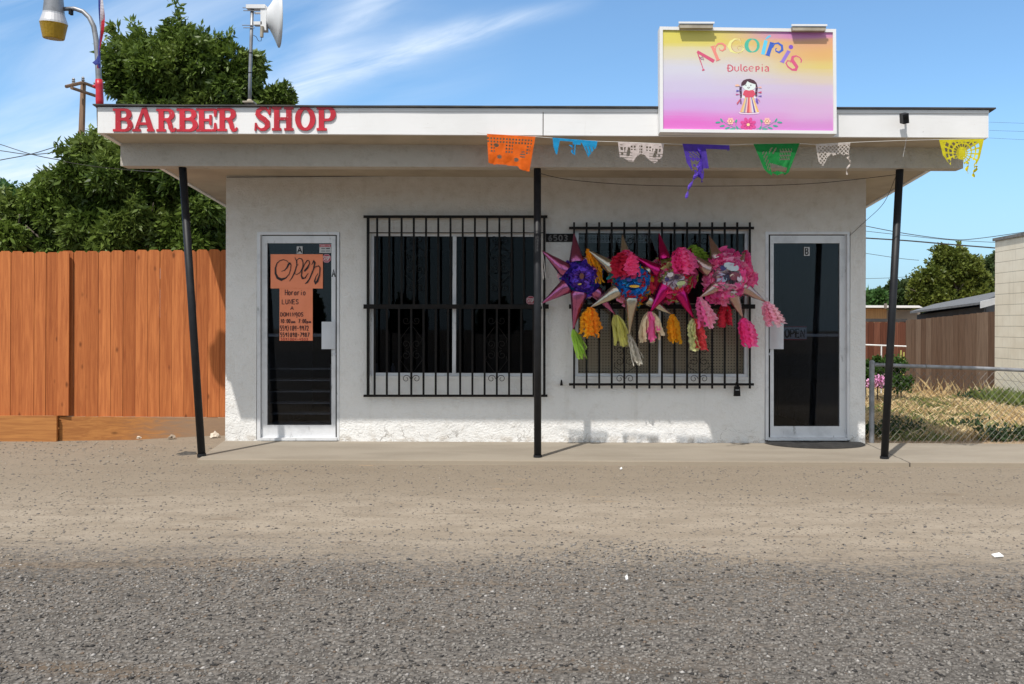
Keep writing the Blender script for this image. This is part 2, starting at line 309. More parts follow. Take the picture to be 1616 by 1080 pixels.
# ------------------------------------------------------------ ground
GZ = -0.035
m, t, b = newmat('dirt and gravel'); vec, xyz = pos(t)
big = tex(t, 'n', .55, 5, .6, vec, stretch=(.35, 1.6, 1)); med = tex(t, 'n', 3.5, 6, .62, vec, stretch=(.6, 1.4, 1)); fine = tex(t, 'n', 130, 4, .7, vec); mid2 = tex(t, 'n', 28, 5, .68, vec)
edge = M_(t, 'MULTIPLY_ADD', xyz[0], .045, xyz[1]); edge = M_(t, 'MULTIPLY_ADD', big, -1.0, edge); edge = M_(t, 'MULTIPLY_ADD', med, .35, edge); edge = M_(t, 'MULTIPLY_ADD', mid2, 1.5, edge); edge = M_(t, 'MULTIPLY_ADD', tex(t, 'n', 5, 5, .65, vec, stretch=(.35, 2.2, 1)), .8, edge)
dirtf = ramp(t, edge, 5.2, 6.2)
dirt = mixc(t, ramp(t, med, .35, .68), (.365, .312, .248), (.285, .24, .186))
dirt = mixc(t, M_(t, 'MULTIPLY', ramp(t, big, .52, .72), .55), dirt, (.20, .155, .11))
near = ramp(t, M_(t, 'MULTIPLY_ADD', big, 1.0, xyz[1]), 6.3, 7.5); dirt = mixc(t, M_(t, 'MULTIPLY', near, .75), dirt, (.245, .203, .152)); dirt = mixc(t, M_(t, 'MULTIPLY', ramp(t, mid2, .45, .7), .35), dirt, (.19, .16, .125))
stn = ramp(t, tex(t, 'n', 2.2, 4, .6, vec, stretch=(.5, 2.4, 1)), .62, .75); dirt = mixc(t, M_(t, 'MULTIPLY', stn, .75), dirt, (.17, .128, .09))
orn = ramp(t, tex(t, 'n', 3.1, 4, .6, vec, stretch=(.5, 2.2, 1)), .66, .76); dirt = mixc(t, M_(t, 'MULTIPLY', orn, .5), dirt, (.50, .34, .19))
dirt = mixc(t, M_(t, 'MULTIPLY', ramp(t, fine, .4, .7), .5), dirt, (.2, .165, .13))
vo = N(t, 'ShaderNodeTexVoronoi', i_Scale=48.0); t.links.new(vec, vo.inputs['Vector']); scx = N(t, 'ShaderNodeSeparateColor'); t.links.new(vo.outputs[1], scx.inputs[0])
vo2 = N(t, 'ShaderNodeTexVoronoi', i_Scale=120.0); t.links.new(vec, vo2.inputs['Vector']); sc2 = N(t, 'ShaderNodeSeparateColor'); t.links.new(vo2.outputs[1], sc2.inputs[0])
cell = M_(t, 'ADD', M_(t, 'MULTIPLY', scx.outputs[0], .6), M_(t, 'MULTIPLY', sc2.outputs[0], .4))
grav = mixc(t, cell, (.105, .096, .086), (.235, .218, .198)); grav = mixc(t, ramp(t, M_(t, 'MULTIPLY_ADD', cell, 1.0, 0), .93, .98), grav, (.36, .345, .33))
gap = ramp(t, vo.outputs[0], .35, .75); grav = mixc(t, M_(t, 'MULTIPLY', gap, .55), grav, (.045, .040, .036))
grav = mixc(t, M_(t, 'MULTIPLY', ramp(t, tex(t, 'n', 1.3, 5, .65, vec, stretch=(.30, 2.2, 1)), .53, .70), .8), grav, (.150, .112, .078)); grav = mixc(t, M_(t, 'MULTIPLY', ramp(t, tex(t, 'n', 2.4, 5, .65, vec, stretch=(.6, 1.8, 1)), .52, .68), .55), grav, (.062, .058, .053))
peb = M_(t, 'MULTIPLY', M_(t, 'GREATER_THAN', scx.outputs[1], .86), M_(t, 'LESS_THAN', vo.outputs[0], .38)); dirt = mixc(t, M_(t, 'MULTIPLY', peb, .8), dirt, (.13, .115, .10))
# dust thinning into the gravel near the border
dust = M_(t, 'MULTIPLY', ramp(t, edge, 4.0, 5.5), M_(t, 'MULTIPLY', ramp(t, mid2, .45, .62), .6)); grav = mixc(t, dust, grav, (.24, .19, .14))
c = mixc(t, dirtf, grav, dirt); t.links.new(c, b.inputs['Base Color']); b.inputs['Roughness'].default_value = .95; b.inputs['Specular IOR Level'].default_value = .15
hg = M_(t, 'MULTIPLY', M_(t, 'SUBTRACT', 1.0, vo.outputs[0]), M_(t, 'MULTIPLY_ADD', dirtf, -.8, 1.0)); h = M_(t, 'ADD', hg, M_(t, 'MULTIPLY', fine, .5)); h = M_(t, 'ADD', h, M_(t, 'MULTIPLY', mid2, .5)); bump(t, b, h, .75, .012); M['ground'] = m
g = MB(); g.add([(-200, -200, GZ), (200, -200, GZ), (200, 300, GZ), (-200, 300, GZ)], [(0, 1, 2, 3)])
tag(g.build('ground', M['ground'], base=False), kind='structure')
M['asphalt'] = pm('road asphalt', (.05, .05, .05), (.035, .035, .036), 4, .9, bs=60, bstr=.3)
g = MB(); g.box((-200, -22, GZ-.1), (200, -2.5, GZ+.006)); tag(g.build('road', M['asphalt'], base=False), kind='structure')
# sidewalk
m, t, b = newmat('concrete'); vec, xyz = pos(t)
c = mixc(t, ramp(t, tex(t, 'n', 1.6, 6, .6, vec, stretch=(.6, 1.5, 1)), .35, .7), (.31, .27, .215), (.25, .215, .168)); c = mixc(t, M_(t, 'MULTIPLY', ramp(t, tex(t, 'n', 60, 4, .7, vec), .45, .7), .3), c, (.22, .19, .155))
c = mixc(t, M_(t, 'MULTIPLY', ramp(t, tex(t, 'n', 4, 5, .7, vec), .62, .72), .45), c, (.2, .165, .13))
near = M_(t, 'SUBTRACT', 1.0, ramp(t, M_(t, 'MULTIPLY_ADD', tex(t, 'n', 12, 4, .7, vec), .15, M_(t, 'SUBTRACT', xyz[1], 8.0)), .05, .22)); c = mixc(t, M_(t, 'MULTIPLY', near, .5), c, (.36, .29, .21))
cx = M_(t, 'ABSOLUTE', M_(t, 'ADD', M_(t, 'SUBTRACT', xyz[0], 3.36), M_(t, 'MULTIPLY', M_(t, 'SUBTRACT', xyz[1], 9.33), .07)))
cx = M_(t, 'ABSOLUTE', M_(t, 'SUBTRACT', M_(t, 'MULTIPLY_ADD', tex(t, 'n', 6, 4, .6, vec), .03, xyz[0]), M_(t, 'MULTIPLY_ADD', M_(t, 'SUBTRACT', 9.33, xyz[1]), -.06, 3.385)))
c = mixc(t, M_(t, 'SUBTRACT', 1.0, ramp(t, cx, .003, .009)), c, (.06, .05, .04))
t.links.new(c, b.inputs['Base Color']); b.inputs['Roughness'].default_value = .88; bump(t, b, tex(t, 'n', 70, 4, .7, vec), .25, .004); M['concrete'] = m
g = MB(); pts = [(-3.15, 8.01)]
for i in range(1, 90):
    X = -3.15+i*.15; pts.append((X, 8.01+.012*noise.noise((X*2.1, 0, 0))-.0*X))
xe = pts[-1][0]; top = pts+[(xe, 9.36), (-3.39, 9.36)]; n = len(top)
g.add([(x, y, 0) for x, y in top]+[(x, y, -.2) for x, y in top], [tuple(range(n))]+[(i, i+n, (i+1) % n+n, (i+1) % n) for i in range(n)])
tag(g.build('sidewalk', M['concrete'], base=False), kind='structure')
# dry yard soil
M['soil'] = pm('dry soil', (.42, .30, .18), (.30, .21, .13), 2.5, .95, bs=40, bstr=.5)
g = MB(); g.add([(3.3, 9.36, -.012), (12, 9.36, -.012), (30, 60, -.012), (3.3, 60, -.012)], [(0, 1, 2, 3)])
tag(g.build('yard_soil', M['soil'], base=False), kind='structure')
# loose stones
def stones(n, xs, ys, smin, smax, zfun=GZ, name='gravel', matn='stone'):
    base = np.array([(1, 0, 0), (0, 1, 0), (-1, 0, 0), (0, -1, 0), (0, 0, 1), (0, 0, -1)], float)
    Fb = np.array([(0, 1, 4), (1, 2, 4), (2, 3, 4), (3, 0, 4), (1, 0, 5), (2, 1, 5), (3, 2, 5), (0, 3, 5)])
    size = smin+(smax-smin)*rng.random(n)**2.2; ang = rng.random(n)*6.283
    v = base[None]*(1+.45*(rng.random((n, 6, 1))-.5)); v = v+.3*(rng.random((n, 6, 3))-.5)
    v *= np.stack([1+.5*rng.random(n), .6+.5*rng.random(n), .4+.35*rng.random(n)], 1)[:, None, :]*size[:, None, None]
    c, s = np.cos(ang)[:, None], np.sin(ang)[:, None]; x = v[..., 0]*c-v[..., 1]*s; y = v[..., 0]*s+v[..., 1]*c
    V = np.stack([x+xs[:, None], y+ys[:, None], v[..., 2]+(zfun+size*.15)[:, None]], -1).reshape(-1, 3)
    F = (Fb[None]+(np.arange(n)*6)[:, None, None]).reshape(-1, 3); rn = np.repeat(rng.random(n), 8)
    return tag(bulk(name, V, F, rn, M[matn]), kind='stuff')
m, t, b = newmat('stone chip'); a = N(t, 'ShaderNodeAttribute', attribute_name='rnd').outputs['Fac']
c = mixc(t, a, (.083, .075, .067), (.245, .228, .208)); c = mixc(t, M_(t, 'GREATER_THAN', a, .99), c, (.38, .36, .34)); c = mixc(t, M_(t, 'LESS_THAN', a, .14), c, (.028, .026, .025)); c = mixc(t, M_(t, 'LESS_THAN', a, .03), c, (.15, .11, .08))
t.links.new(c, b.inputs['Base Color']); b.inputs['Roughness'].default_value = .85; M['stone'] = m
nS = 60000; ys = 2.6+3.0*rng.random(nS)**.9; xs = (-.72+1.4*rng.random(nS))*ys*1.02
edge_ = 4.78-.045*xs+.25*np.sin(xs*1.3+1)+.15*np.sin(xs*3.1); keep = rng.random(nS) < np.clip((edge_-ys)/.5+.35, .04, 1); xs, ys = xs[keep], ys[keep]
stones(len(xs), xs, ys, .0032, .0115)
m, t, b = newmat('dirt pebble'); a = N(t, 'ShaderNodeAttribute', attribute_name='rnd').outputs['Fac']
c = mixc(t, a, (.13, .11, .09), (.33, .285, .23)); c = mixc(t, M_(t, 'LESS_THAN', a, .35), c, (.12, .11, .105)); t.links.new(c, b.inputs['Base Color']); b.inputs['Roughness'].default_value = .9; M['pebble'] = m
nS = 11000; ys = 4.7+3.25*rng.random(nS); xs = (-.72+1.4*rng.random(nS))*ys; stones(nS, xs, ys, .003, .011, name='pebbles', matn='pebble')
nS = 900; ys = 7.9+1.6*rng.random(nS); xs = -6.6+3.3*rng.random(nS); stones(nS, xs, ys, .004, .016, name='soil_crumbs', matn='pebble')
# ------------------------------------------------------------ shop building
D = 9.333; WT = .16; XL, XR = -3.373, 3.36; ZT = 2.80
bld = empty('shop_building', (0, D, 0), 'single storey white stucco shop with a flat overhanging roof on black posts', 'building')
def wx(px): return (px-CX)/FPX*D
def wz(py): return (CY-py)/FPX*D+EYE
def ctr(px, py): p = P(px, py, D); return p.x, p.z
op = []   # openings x0,x1,z0,z1
a0 = ctr(405.5, 366.5); a1 = ctr(535.5, 695); DA = (a0[0], a1[0], .012, a0[1])
b0 = ctr(1208, 366); b1 = ctr(1341, 695); DB = (b0[0], b1[0], .012, b0[1])
w0 = ctr(584, 368); w1 = ctr(851, 594); W1 = (w0[0], w1[0], w1[1], w0[1])
v0_ = ctr(908, 363); v1_ = ctr(1181, 595); W2 = (v0_[0], v1_[0], v1_[1], v0_[1])
def wall_open(ops, x0, x1, z0, z1):
    g = MB(); xs = sorted({x0, x1}|{o[0] for o in ops}|{o[1] for o in ops}); zs = sorted({z0, z1}|{o[2] for o in ops}|{o[3] for o in ops})
    zs = [z for z in zs if z0 <= z <= z1]
    vid = {}
    def V(i, j, y):
        k = (i, j, y)
        if k not in vid: vid[k] = len(g.v); g.v.append((xs[i], y, zs[j]))
        return vid[k]
    def solid(i, j):
        if not (0 <= i < len(xs)-1 and 0 <= j < len(zs)-1): return False
        cxx, cz = (xs[i]+xs[i+1])/2, (zs[j]+zs[j+1])/2
        return not any(o[0] < cxx < o[1] and o[2] < cz < o[3] for o in ops)
    def F(f): g.f.append(f); g.c.append((1, 1, 1, 1)); g.r.append(.5)
    y0, y1 = D, D+WT
    for i in range(len(xs)-1):
        for j in range(len(zs)-1):
            if not solid(i, j): continue
            F((V(i, j, y0), V(i+1, j, y0), V(i+1, j+1, y0), V(i, j+1, y0))); F((V(i, j, y1), V(i, j+1, y1), V(i+1, j+1, y1), V(i+1, j, y1)))
            if not solid(i-1, j): F((V(i, j, y0), V(i, j+1, y0), V(i, j+1, y1), V(i, j, y1)))
            if not solid(i+1, j): F((V(i+1, j, y0), V(i+1, j, y1), V(i+1, j+1, y1), V(i+1, j+1, y0)))
            if not solid(i, j-1): F((V(i, j, y0), V(i, j, y1), V(i+1, j, y1), V(i+1, j, y0)))
            if not solid(i, j+1): F((V(i, j+1, y0), V(i+1, j+1, y0), V(i+1, j+1, y1), V(i, j+1, y1)))
    return g
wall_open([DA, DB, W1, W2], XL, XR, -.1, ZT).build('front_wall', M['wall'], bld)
BK = 15.2; SL = .0776
def sof(d): return 2.893-SL*(d-7.775)
for (xa, xb) in ((XL, XL+WT), (XR-WT, XR)):
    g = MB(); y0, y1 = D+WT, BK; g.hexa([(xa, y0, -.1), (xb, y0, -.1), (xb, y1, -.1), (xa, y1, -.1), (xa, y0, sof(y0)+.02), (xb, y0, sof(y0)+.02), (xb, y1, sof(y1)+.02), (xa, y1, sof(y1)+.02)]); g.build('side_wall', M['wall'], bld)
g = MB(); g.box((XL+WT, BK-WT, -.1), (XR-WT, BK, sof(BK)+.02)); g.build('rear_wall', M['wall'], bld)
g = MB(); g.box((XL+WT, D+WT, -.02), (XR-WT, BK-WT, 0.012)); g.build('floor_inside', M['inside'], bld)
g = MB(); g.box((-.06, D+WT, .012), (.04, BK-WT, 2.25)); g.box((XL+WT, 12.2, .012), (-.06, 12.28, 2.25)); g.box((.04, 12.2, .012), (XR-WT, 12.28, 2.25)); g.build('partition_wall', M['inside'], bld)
# roof
RF = 7.775; pl0, pl1 = P(154, 210, RF), P(154, 168.5, RF); pr0, pr1 = P(1560, 217.5, RF), P(1560, 173.5, RF)
xl, xr = pl0.x, pr0.x
g = MB(); T = .04
def roofz(x, d, k):  # interpolate along the fascia
    f = (x-xl)/(xr-xl); z = (pl0.z*(1-f)+pr0.z*f) if k == 0 else (pl1.z*(1-f)+pr1.z*f); return z-SL*(d-RF)
y0, y1 = RF+T, BK+.5
g.hexa([(xl+T, y0, roofz(xl, y0, 0)+.012), (xr-T, y0, roofz(xr, y0, 0)+.012), (xr-T, y1, roofz(xr, y1, 0)+.012), (xl+T, y1, roofz(xl, y1, 0)+.012), (xl+T, y0, roofz(xl, y0, 1)), (xr-T, y0, roofz(xr, y0, 1)), (xr-T, y1, roofz(xr, y1, 1)), (xl+T, y1, roofz(xl, y1, 1))])
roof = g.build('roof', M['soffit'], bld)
def fboard(g, fa, fb, y0, y1, k0, k1, seg=40):   # strip along x with fraction heights
    for i in range(seg):
        xa, xb = xl+(xr-xl)*(fa+(fb-fa)*i/seg), xl+(xr-xl)*(fa+(fb-fa)*(i+1)/seg)
        q = lambda x, k: roofz(x, RF, 0)*(1-k)+roofz(x, RF, 1)*k
        w_ = lambda x: .0022*noise.noise((x*1.7, 3, 0))
        p = [(xa, y0+w_(xa), q(xa, k0)), (xb, y0+w_(xb), q(xb, k0)), (xb, y1, q(xb, k0)), (xa, y1, q(xa, k0)), (xa, y0+w_(xa), q(xa, k1)), (xb, y0+w_(xb), q(xb, k1)), (xb, y1, q(xb, k1)), (xa, y1, q(xa, k1))]
        g.add(p, [(3, 2, 1, 0), (4, 5, 6, 7), (0, 1, 5, 4), (2, 3, 7, 6)]+([(3, 0, 4, 7)] if i == 0 else [])+([(1, 2, 6, 5)] if i == seg-1 else []))
g = MB(); fboard(g, 0, .4995, RF, RF+T, 0, .855); fboard(g, .5005, 1, RF+.001, RF+T, 0, .855); fboard(g, 0, .2, RF-.001, RF+T, .858, .985); fboard(g, .2008, .63, RF-.004, RF+T, .86, .985); fboard(g, .6305, 1, RF-.006, RF+T, .86, .985)
g.build('fascia_board', M['fascia'], roof)
for s in (0, 1):
    g = MB(); xa, xb = (xl, xl+T) if s == 0 else (xr-T, xr); ya, yb = RF+T, BK+.5; xx = xl if s == 0 else xr
    g.hexa([(xa, ya, roofz(xx, ya, 0)), (xb, ya, roofz(xx, ya, 0)), (xb, yb, roofz(xx, yb, 0)), (xa, yb, roofz(xx, yb, 0)), (xa, ya, roofz(xx, ya, .98)+0), (xb, ya, roofz(xx, ya, 1)-.004), (xb, yb, roofz(xx, yb, 1)-.004), (xa, yb, roofz(xx, yb, 1)-.004)]); g.build('fascia_board', M['fascia'], roof)
g = MB(); seg = 70; xo0, xo1 = xl-.03, xr+.05
for i in range(seg):
    xa, xb = xo0+(xo1-xo0)*i/seg, xo0+(xo1-xo0)*(i+1)/seg; f = lambda x: roofz(x, RF, 1)+.006*noise.noise((x*.9, 7, 0))+.002
    h = .012
    g.hexa([(xa, RF-.03, f(xa)), (xb, RF-.03, f(xb)), (xb, BK+.5, f(xb)-SL*(BK-RF)), (xa, BK+.5, f(xa)-SL*(BK-RF)), (xa, RF-.03, f(xa)+h), (xb, RF-.03, f(xb)+h), (xb, BK+.5, f(xb)+h-SL*(BK-RF)), (xa, BK+.5, f(xa)+h-SL*(BK-RF))])
g.build('roofing_sheet', M['roofing'], roof)
# beam
BF = 8.135; bl = P(190, 262, BF); br = P(1520, 266, BF); g = MB(); y0, y1 = BF, BF+.15
g.hexa([(bl.x, y0, bl.z), (br.x, y0, br.z), (br.x, y1, br.z), (bl.x, y1, bl.z), (bl.x, y0, sof(y0)+.03), (br.x, y0, sof(y0)+.03), (br.x, y1, sof(y1)+.03), (bl.x, y1, sof(y1)+.03)])
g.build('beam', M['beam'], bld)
# posts
for (tx, ty, bx, by, lab) in ((288, 262, 318.5, 723, 'left post leaning outward at its top'), (848, 263, 848.5, 725, 'upright middle post'), (1420, 266, 1395.5, 725, 'right post leaning outward at its top')):
    a_ = P(tx, ty, 8.21); b_ = P(bx, by, 8.26); b_.z = -.01; a_.z = bl.z+.02
    g = MB(); g.tube([b_, a_], .0345, 20); o = g.build('post', M['black'], bld, smooth=False); o['label'] = lab
    for p_ in o.data.polygons: p_.use_smooth = len(p_.vertices) == 4
    g = MB(); g.tube([b_, b_+(a_-b_)*.012], .040, 20); g.build('post_foot', M['black'], o)
# doors
def door(x0, x1, y0, y1, gx0, gx1, gy0, gy1, plate_side, px0, px1, lab):
    # casing outline px, door leaf outline, glass outline
    g = MB(); d = D-.004
    g.pbox(x0, y0, x0+5, 695, d, .10); g.pbox(x1-4, y0, x1, 695, d, .10); g.pbox(x0+5, y0, x1-4, y0+4, d, .10)
    dr = g.build('door', M['alu'], bld); dr['label'] = lab
    g = MB(); g.pbox(x0+5, 691.5, x1-4, 695.5, D-.02, .12); g.build('threshold', M['alu'], dr)
    g = MB(); d = D+.035; lx0, lx1, ly0, ly1 = x0+7.5, x1-6, y0+6, 690.5
    g.pbox(lx0, ly0, gx0, ly1, d, .045); g.pbox(gx1, ly0, lx1, ly1, d, .045); g.pbox(gx0, ly0, gx1, gy0, d+.0005, .044); g.pbox(gx0, gy1, gx1, ly1, d+.0005, .044)
    g.build('door_frame', M['alu'], dr)
    g = MB(); g.pbox(x0+5, y0+4, lx0, ly1, D+.045, .03); g.pbox(lx1, y0+4, x1-4, ly1, D+.045, .03); g.pbox(lx0, y0+4, lx1, ly0, D+.0455, .03); g.pbox(lx0, ly1, lx1, 691.5, D+.045, .03); g.build('gap_shade_strip', M['iron'], dr)  # dark strips filling the gap around the leaf in place of its shade
    g = MB(); g.pbox(gx0-1, gy0-1, gx1+1, gy1+1, d+.02, .006); g.build('glass_pane', M['glass3'], dr)
    g = MB(); g.pbox(gx0, 527, gx1, 531.5, d+.032, .02); g.build('push_bar', M['alu'], dr)
    # pull plate, curved out at the side
    g = MB(); a_, c_ = P(px0, 508, d), P(px1, 551, d); n_ = 6; vs = []
    for i in range(n_+1):
        f = i/n_; xx = a_.x+(c_.x-a_.x)*f; yy = D+.02-.05*math.sin(f*math.pi*.55 if plate_side > 0 else (1-f)*math.pi*.55)
        vs += [(xx, yy, c_.z), (xx, yy, a_.z), (xx, yy+.004, a_.z), (xx, yy+.004, c_.z)]
    fs = []
    for i in range(n_):
        k = i*4; fs += [(k, k+4, k+5, k+1), (k+1, k+5, k+6, k+2), (k+2, k+6, k+7, k+3), (k+3, k+7, k+4, k)]
    fs += [(0, 1, 2, 3), (n_*4+3, n_*4+2, n_*4+1, n_*4)]
    g.add(vs, fs); g.build('pull_plate', M['plate'], dr)
    kx = gx1+5 if plate_side < 0 else gx0-5
    g = MB(); p = P(kx, 559, d); g.tube([p+Vector((0, -.012, 0)), p+Vector((0, .01, 0))], .016, 16); g.tube([p+Vector((0, -.015, 0)), p+Vector((0, -.0125, 0))], .007, 10); g.build('lock', M['plate'], dr)
    for zz in (372, 685):
        g = MB(); hx = lx1-1 if plate_side > 0 else lx0; p = P(hx, zz, D+.03); g.tube([p, p+Vector((0, 0, .05))], .008, 8); g.build('hinge', M['alu'], dr)
    return dr
dA = door(405.5, 535.5, 366.5, 695, 421.5, 523, 384, 671, -1, 510, 530, 'left shop door of white aluminium and dark glass')
dB = door(1208, 1341, 366, 695, 1221, 1325, 384, 673, 1, 1214, 1234, 'right shop door of white aluminium and dark glass')
# dark gap lining behind doors
# windows
def window(Wp, px, lab, gm, mull):
    x0, x1, z0, z1 = Wp; g = MB(); y0, y1 = D+.03, D+.10; t_ = .035
    g.box((x0, y0, z0), (x0+t_, y1, z1)); g.box((x1-t_, y0, z0), (x1, y1, z1)); g.box((x0+t_, y0+.0005, z0), (x1-t_, y1, z0+t_*.8)); g.box((x0+t_, y0+.0005, z1-t_*.8), (x1-t_, y1, z1))
    wn = g.build('window', M['alu'], bld); wn['label'] = lab
    g = MB(); mx_ = P(mull, 500, D+.03).x; g.box((mx_-.02, y0-.004, z0+t_*.8), (mx_+.018, y1-.02, z1-t_*.8)); g.build('mullion', M['alu'], wn)
    for (xa, xb, yy) in ((x0+t_, mx_-.02, y0+.02), (mx_+.018, x1-t_, y0+.035)):
        g = MB(); g.box((xa-.003, yy, z0+t_*.8-.003), (xb+.003, yy+.005, z1-t_*.8+.003)); g.build('glass_pane', gm, wn)
    return wn
wn1 = window(W1, None, 'left sliding window with dark panes', M['glass'], 717)
wn2 = window(W2, None, 'right sliding window with tan pegboard behind its lower half', M['glass2'], 1042.5)
# sills painted
for Wp, wn in ((W1, wn1), (W2, wn2)):
    g = MB(); g.hexa([(Wp[0]-.01, D-.012, Wp[2]-.035), (Wp[1]+.01, D-.012, Wp[2]-.035), (Wp[1]+.01, D+.004, Wp[2]-.035), (Wp[0]-.01, D+.004, Wp[2]-.035), (Wp[0]-.01, D-.012, Wp[2]-.006), (Wp[1]+.01, D-.012, Wp[2]-.006), (Wp[1]+.01, D+.004, Wp[2]), (Wp[0]-.01, D+.004, Wp[2])]); g.build('sill', M['wall'], wn)
# pegboard behind window 2
m, t, b = newmat('pegboard'); vec, xyz = pos(t)
hx = M_(t, 'SUBTRACT', M_(t, 'FRACT', M_(t, 'MULTIPLY', xyz[0], 32.0)), .5); hz_ = M_(t, 'SUBTRACT', M_(t, 'FRACT', M_(t, 'MULTIPLY', xyz[2], 32.0)), .5)
rr = M_(t, 'SQRT', M_(t, 'ADD', M_(t, 'MULTIPLY', hx, hx), M_(t, 'MULTIPLY', hz_, hz_)))
c = mixc(t, ramp(t, tex(t, 'n', 2, 3, .5, vec), .3, .7), (.70, .58, .40), (.60, .48, .33)); c = mixc(t, M_(t, 'LESS_THAN', rr, .2), c, (.04, .03, .02)); t.links.new(c, b.inputs['Base Color']); b.inputs['Roughness'].default_value = .7; M['peg'] = m
g = MB(); zp = P(1042, 478, D).z; g.box((W2[0]-.05, D+.17, W2[2]-.1), (W2[1]+.05, D+.185, zp)); tag(g.build('pegboard', M['peg']), 'tan perforated pegboard inside the lower half of the right window', 'pegboard')
M['lace'] = pm('white lace', (.6, .6, .6), (.5, .5, .5), 5, .8)
g = MB(); z1_ = W2[3]-.045; y_ = D+.13; x = W2[0]+.03; xe = P(1032, 370, D).x
while x < xe:
    for k in range(2):
        zc = z1_-.02-k*.035-.0; g.tube([(x, y_, zc+.012), (x+.012, y_+.001, zc), (x, y_, zc-.012), (x-.012, y_-.001, zc), (x, y_, zc+.012)], .0032, 4)
    x += .032
g.box((W2[0]+.03, y_+.004, z1_-.004), (xe, y_+.008, z1_+.004)); g.box((W2[0]+.03, y_+.004, z1_-.075), (xe, y_+.008, z1_-.070)); tag(g.build('lace_trim', M['lace']), 'white lace trim hanging inside the top left of the right window', 'curtain trim')
# bottles on sill in window 1
M['bottle'] = pm('bottle plastic', (.35, .36, .38), (.25, .26, .28), 9, .3)
for i, (bx_, lab) in enumerate(((594, 'small pale bottle against the left edge of the left window sill'), (620, 'small pale bottle standing a little inside the left window sill'))):
    p = P(bx_, 588, D+.16); g = MB(); g.lathe((p.x, p.y, W1[2]), (0, 0, 1), [(0, 0), (0, .026), (.085, .026), (.105, .012), (.12, .012), (.12, 0)], 14); o = g.build('bottle', M['bottle'], smooth=False); tag(o, lab, 'bottle', 'bottles inside the left window')
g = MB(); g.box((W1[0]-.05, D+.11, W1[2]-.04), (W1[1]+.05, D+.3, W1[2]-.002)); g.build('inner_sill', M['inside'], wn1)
# shelf behind door A, added in place of reflected lines
M['slats'] = pm('dull shelf metal', (.85, .85, .85), (.7, .7, .7), 8, .5)
g = MB()
for yy in (582, 600, 618, 636, 653, 668): g.pbox(424, yy, 521, yy+1.2, D+.42, .25)
for xx in (423, 521): g.pbox(xx, 575, xx+1.5, 676, D+.42, .02); g.pbox(xx, 575, xx+1.5, 676, D+.65, .02)
tag(g.build('reflection_slats', M['slats']), 'pale shelf standing behind the glass of the left door', 'slats')
# grilles
def spiral(c, r, a0, turns, n=16, d=0, s=1):
    out = []
    for i in range(n+1):
        f = i/n; a = a0+s*turns*2*math.pi*f; rr = r*(1-.72*f); out.append((c[0]+rr*math.cos(a), c[1]-rr*math.sin(a)))
    return out
GD = D-.085
def grille(lab, left, right, top, mid, bot, ups, downs, ornaments, thru, bar_ov):
    g = MB(); B = lambda x0, y0, x1, y1, t=.016, dd=0: g.pbox(x0, y0, x1, y1, GD+dd, t)
    B(left-bar_ov, top-2, right+bar_ov-2, top+2, .03); B(left-bar_ov, bot-1.8, right+bar_ov-2, bot+1.8, .03); B(left-bar_ov, mid-3.5, right+bar_ov, mid+3.5, .035, -.004)
    gr = g.build('window_grille', M['iron'], bld); gr['label'] = lab
    g = MB()
    for x in ups: g.pbox(x-1.5, (351 if thru else top+2), x+1.5, mid-3.5, GD+.006, .018)
    for x in downs: g.pbox(x-1.5, mid+3.5, x+1.5, (613.5 if thru else bot-1.8), GD+.006, .018)
    if not thru:
        for x in (left, right): g.pbox(x-2, top+2, x+2, mid-3.5, GD+.002, .026); g.pbox(x-2, mid+3.5, x+2, bot-1.8, GD+.002, .026)
        g.pbox(left+2, 366.8, right-2, 368.3, GD+.026, .008)
    g.build('bars', M['iron'], gr)
    for (ox, oy0, oy1) in ornaments:
        g = MB(); mm = (oy0+oy1)/2; hh = (oy1-oy0)/2; tubes = []
        for s in (-1, 1):
            for vdir in (-1, 1):
                c1 = (ox+s*8.5, mm+vdir*8.5); tubes.append(spiral(c1, 7, R(90 if vdir > 0 else -90)+0, 1.25*1, 16, s=s*vdir*1))
                yend = mm+vdir*(hh-6); c2 = (ox+s*8, yend); tubes.append([(ox+s*15, mm+vdir*10), (ox+s*17, mm+vdir*17), (ox+s*3, yend-vdir*10)])
                tubes.append(spiral(c2, 6.5, R(180 if s > 0 else 0), 1.2, 14, s=-s*vdir))
        for tb in tubes: g.tube([P(x, y, GD+.01) for x, y in tb], .0032, 5)
        g.build('scroll', M['iron'], gr)
    for (x, y) in ((left-bar_ov+3, top), (right+bar_ov-4, top), (left-bar_ov+3, bot), (right+bar_ov-4, bot), (left-bar_ov+3, mid), (right+bar_ov-4, mid)):
        g = MB(); p = P(x, y, GD+.03); g.tube([p, (p.x, D+.01, p.z)], .008, 6); g.build('standoff', M['iron'], gr)
    return gr
ups = [595+19.3*i for i in range(14)]; dn = [591+19.3*i for i in range(14)]
grille('black iron grille of thin bars over the left window', 580.5, 859, 342, 484, 625, ups, dn, [(654, 371, 461), (788, 371, 461), (649, 500, 604), (783.5, 500, 604)], False, 7)
vs_ = [906+19.83*i for i in range(15)]
grille('black iron grille with bar ends standing past its rails over the right window', 906, 1184, 360, 484, 607, vs_, vs_, [(986, 520, 604), (1103, 520, 604), (986, 374, 460), (1103, 374, 460)], True, 8)
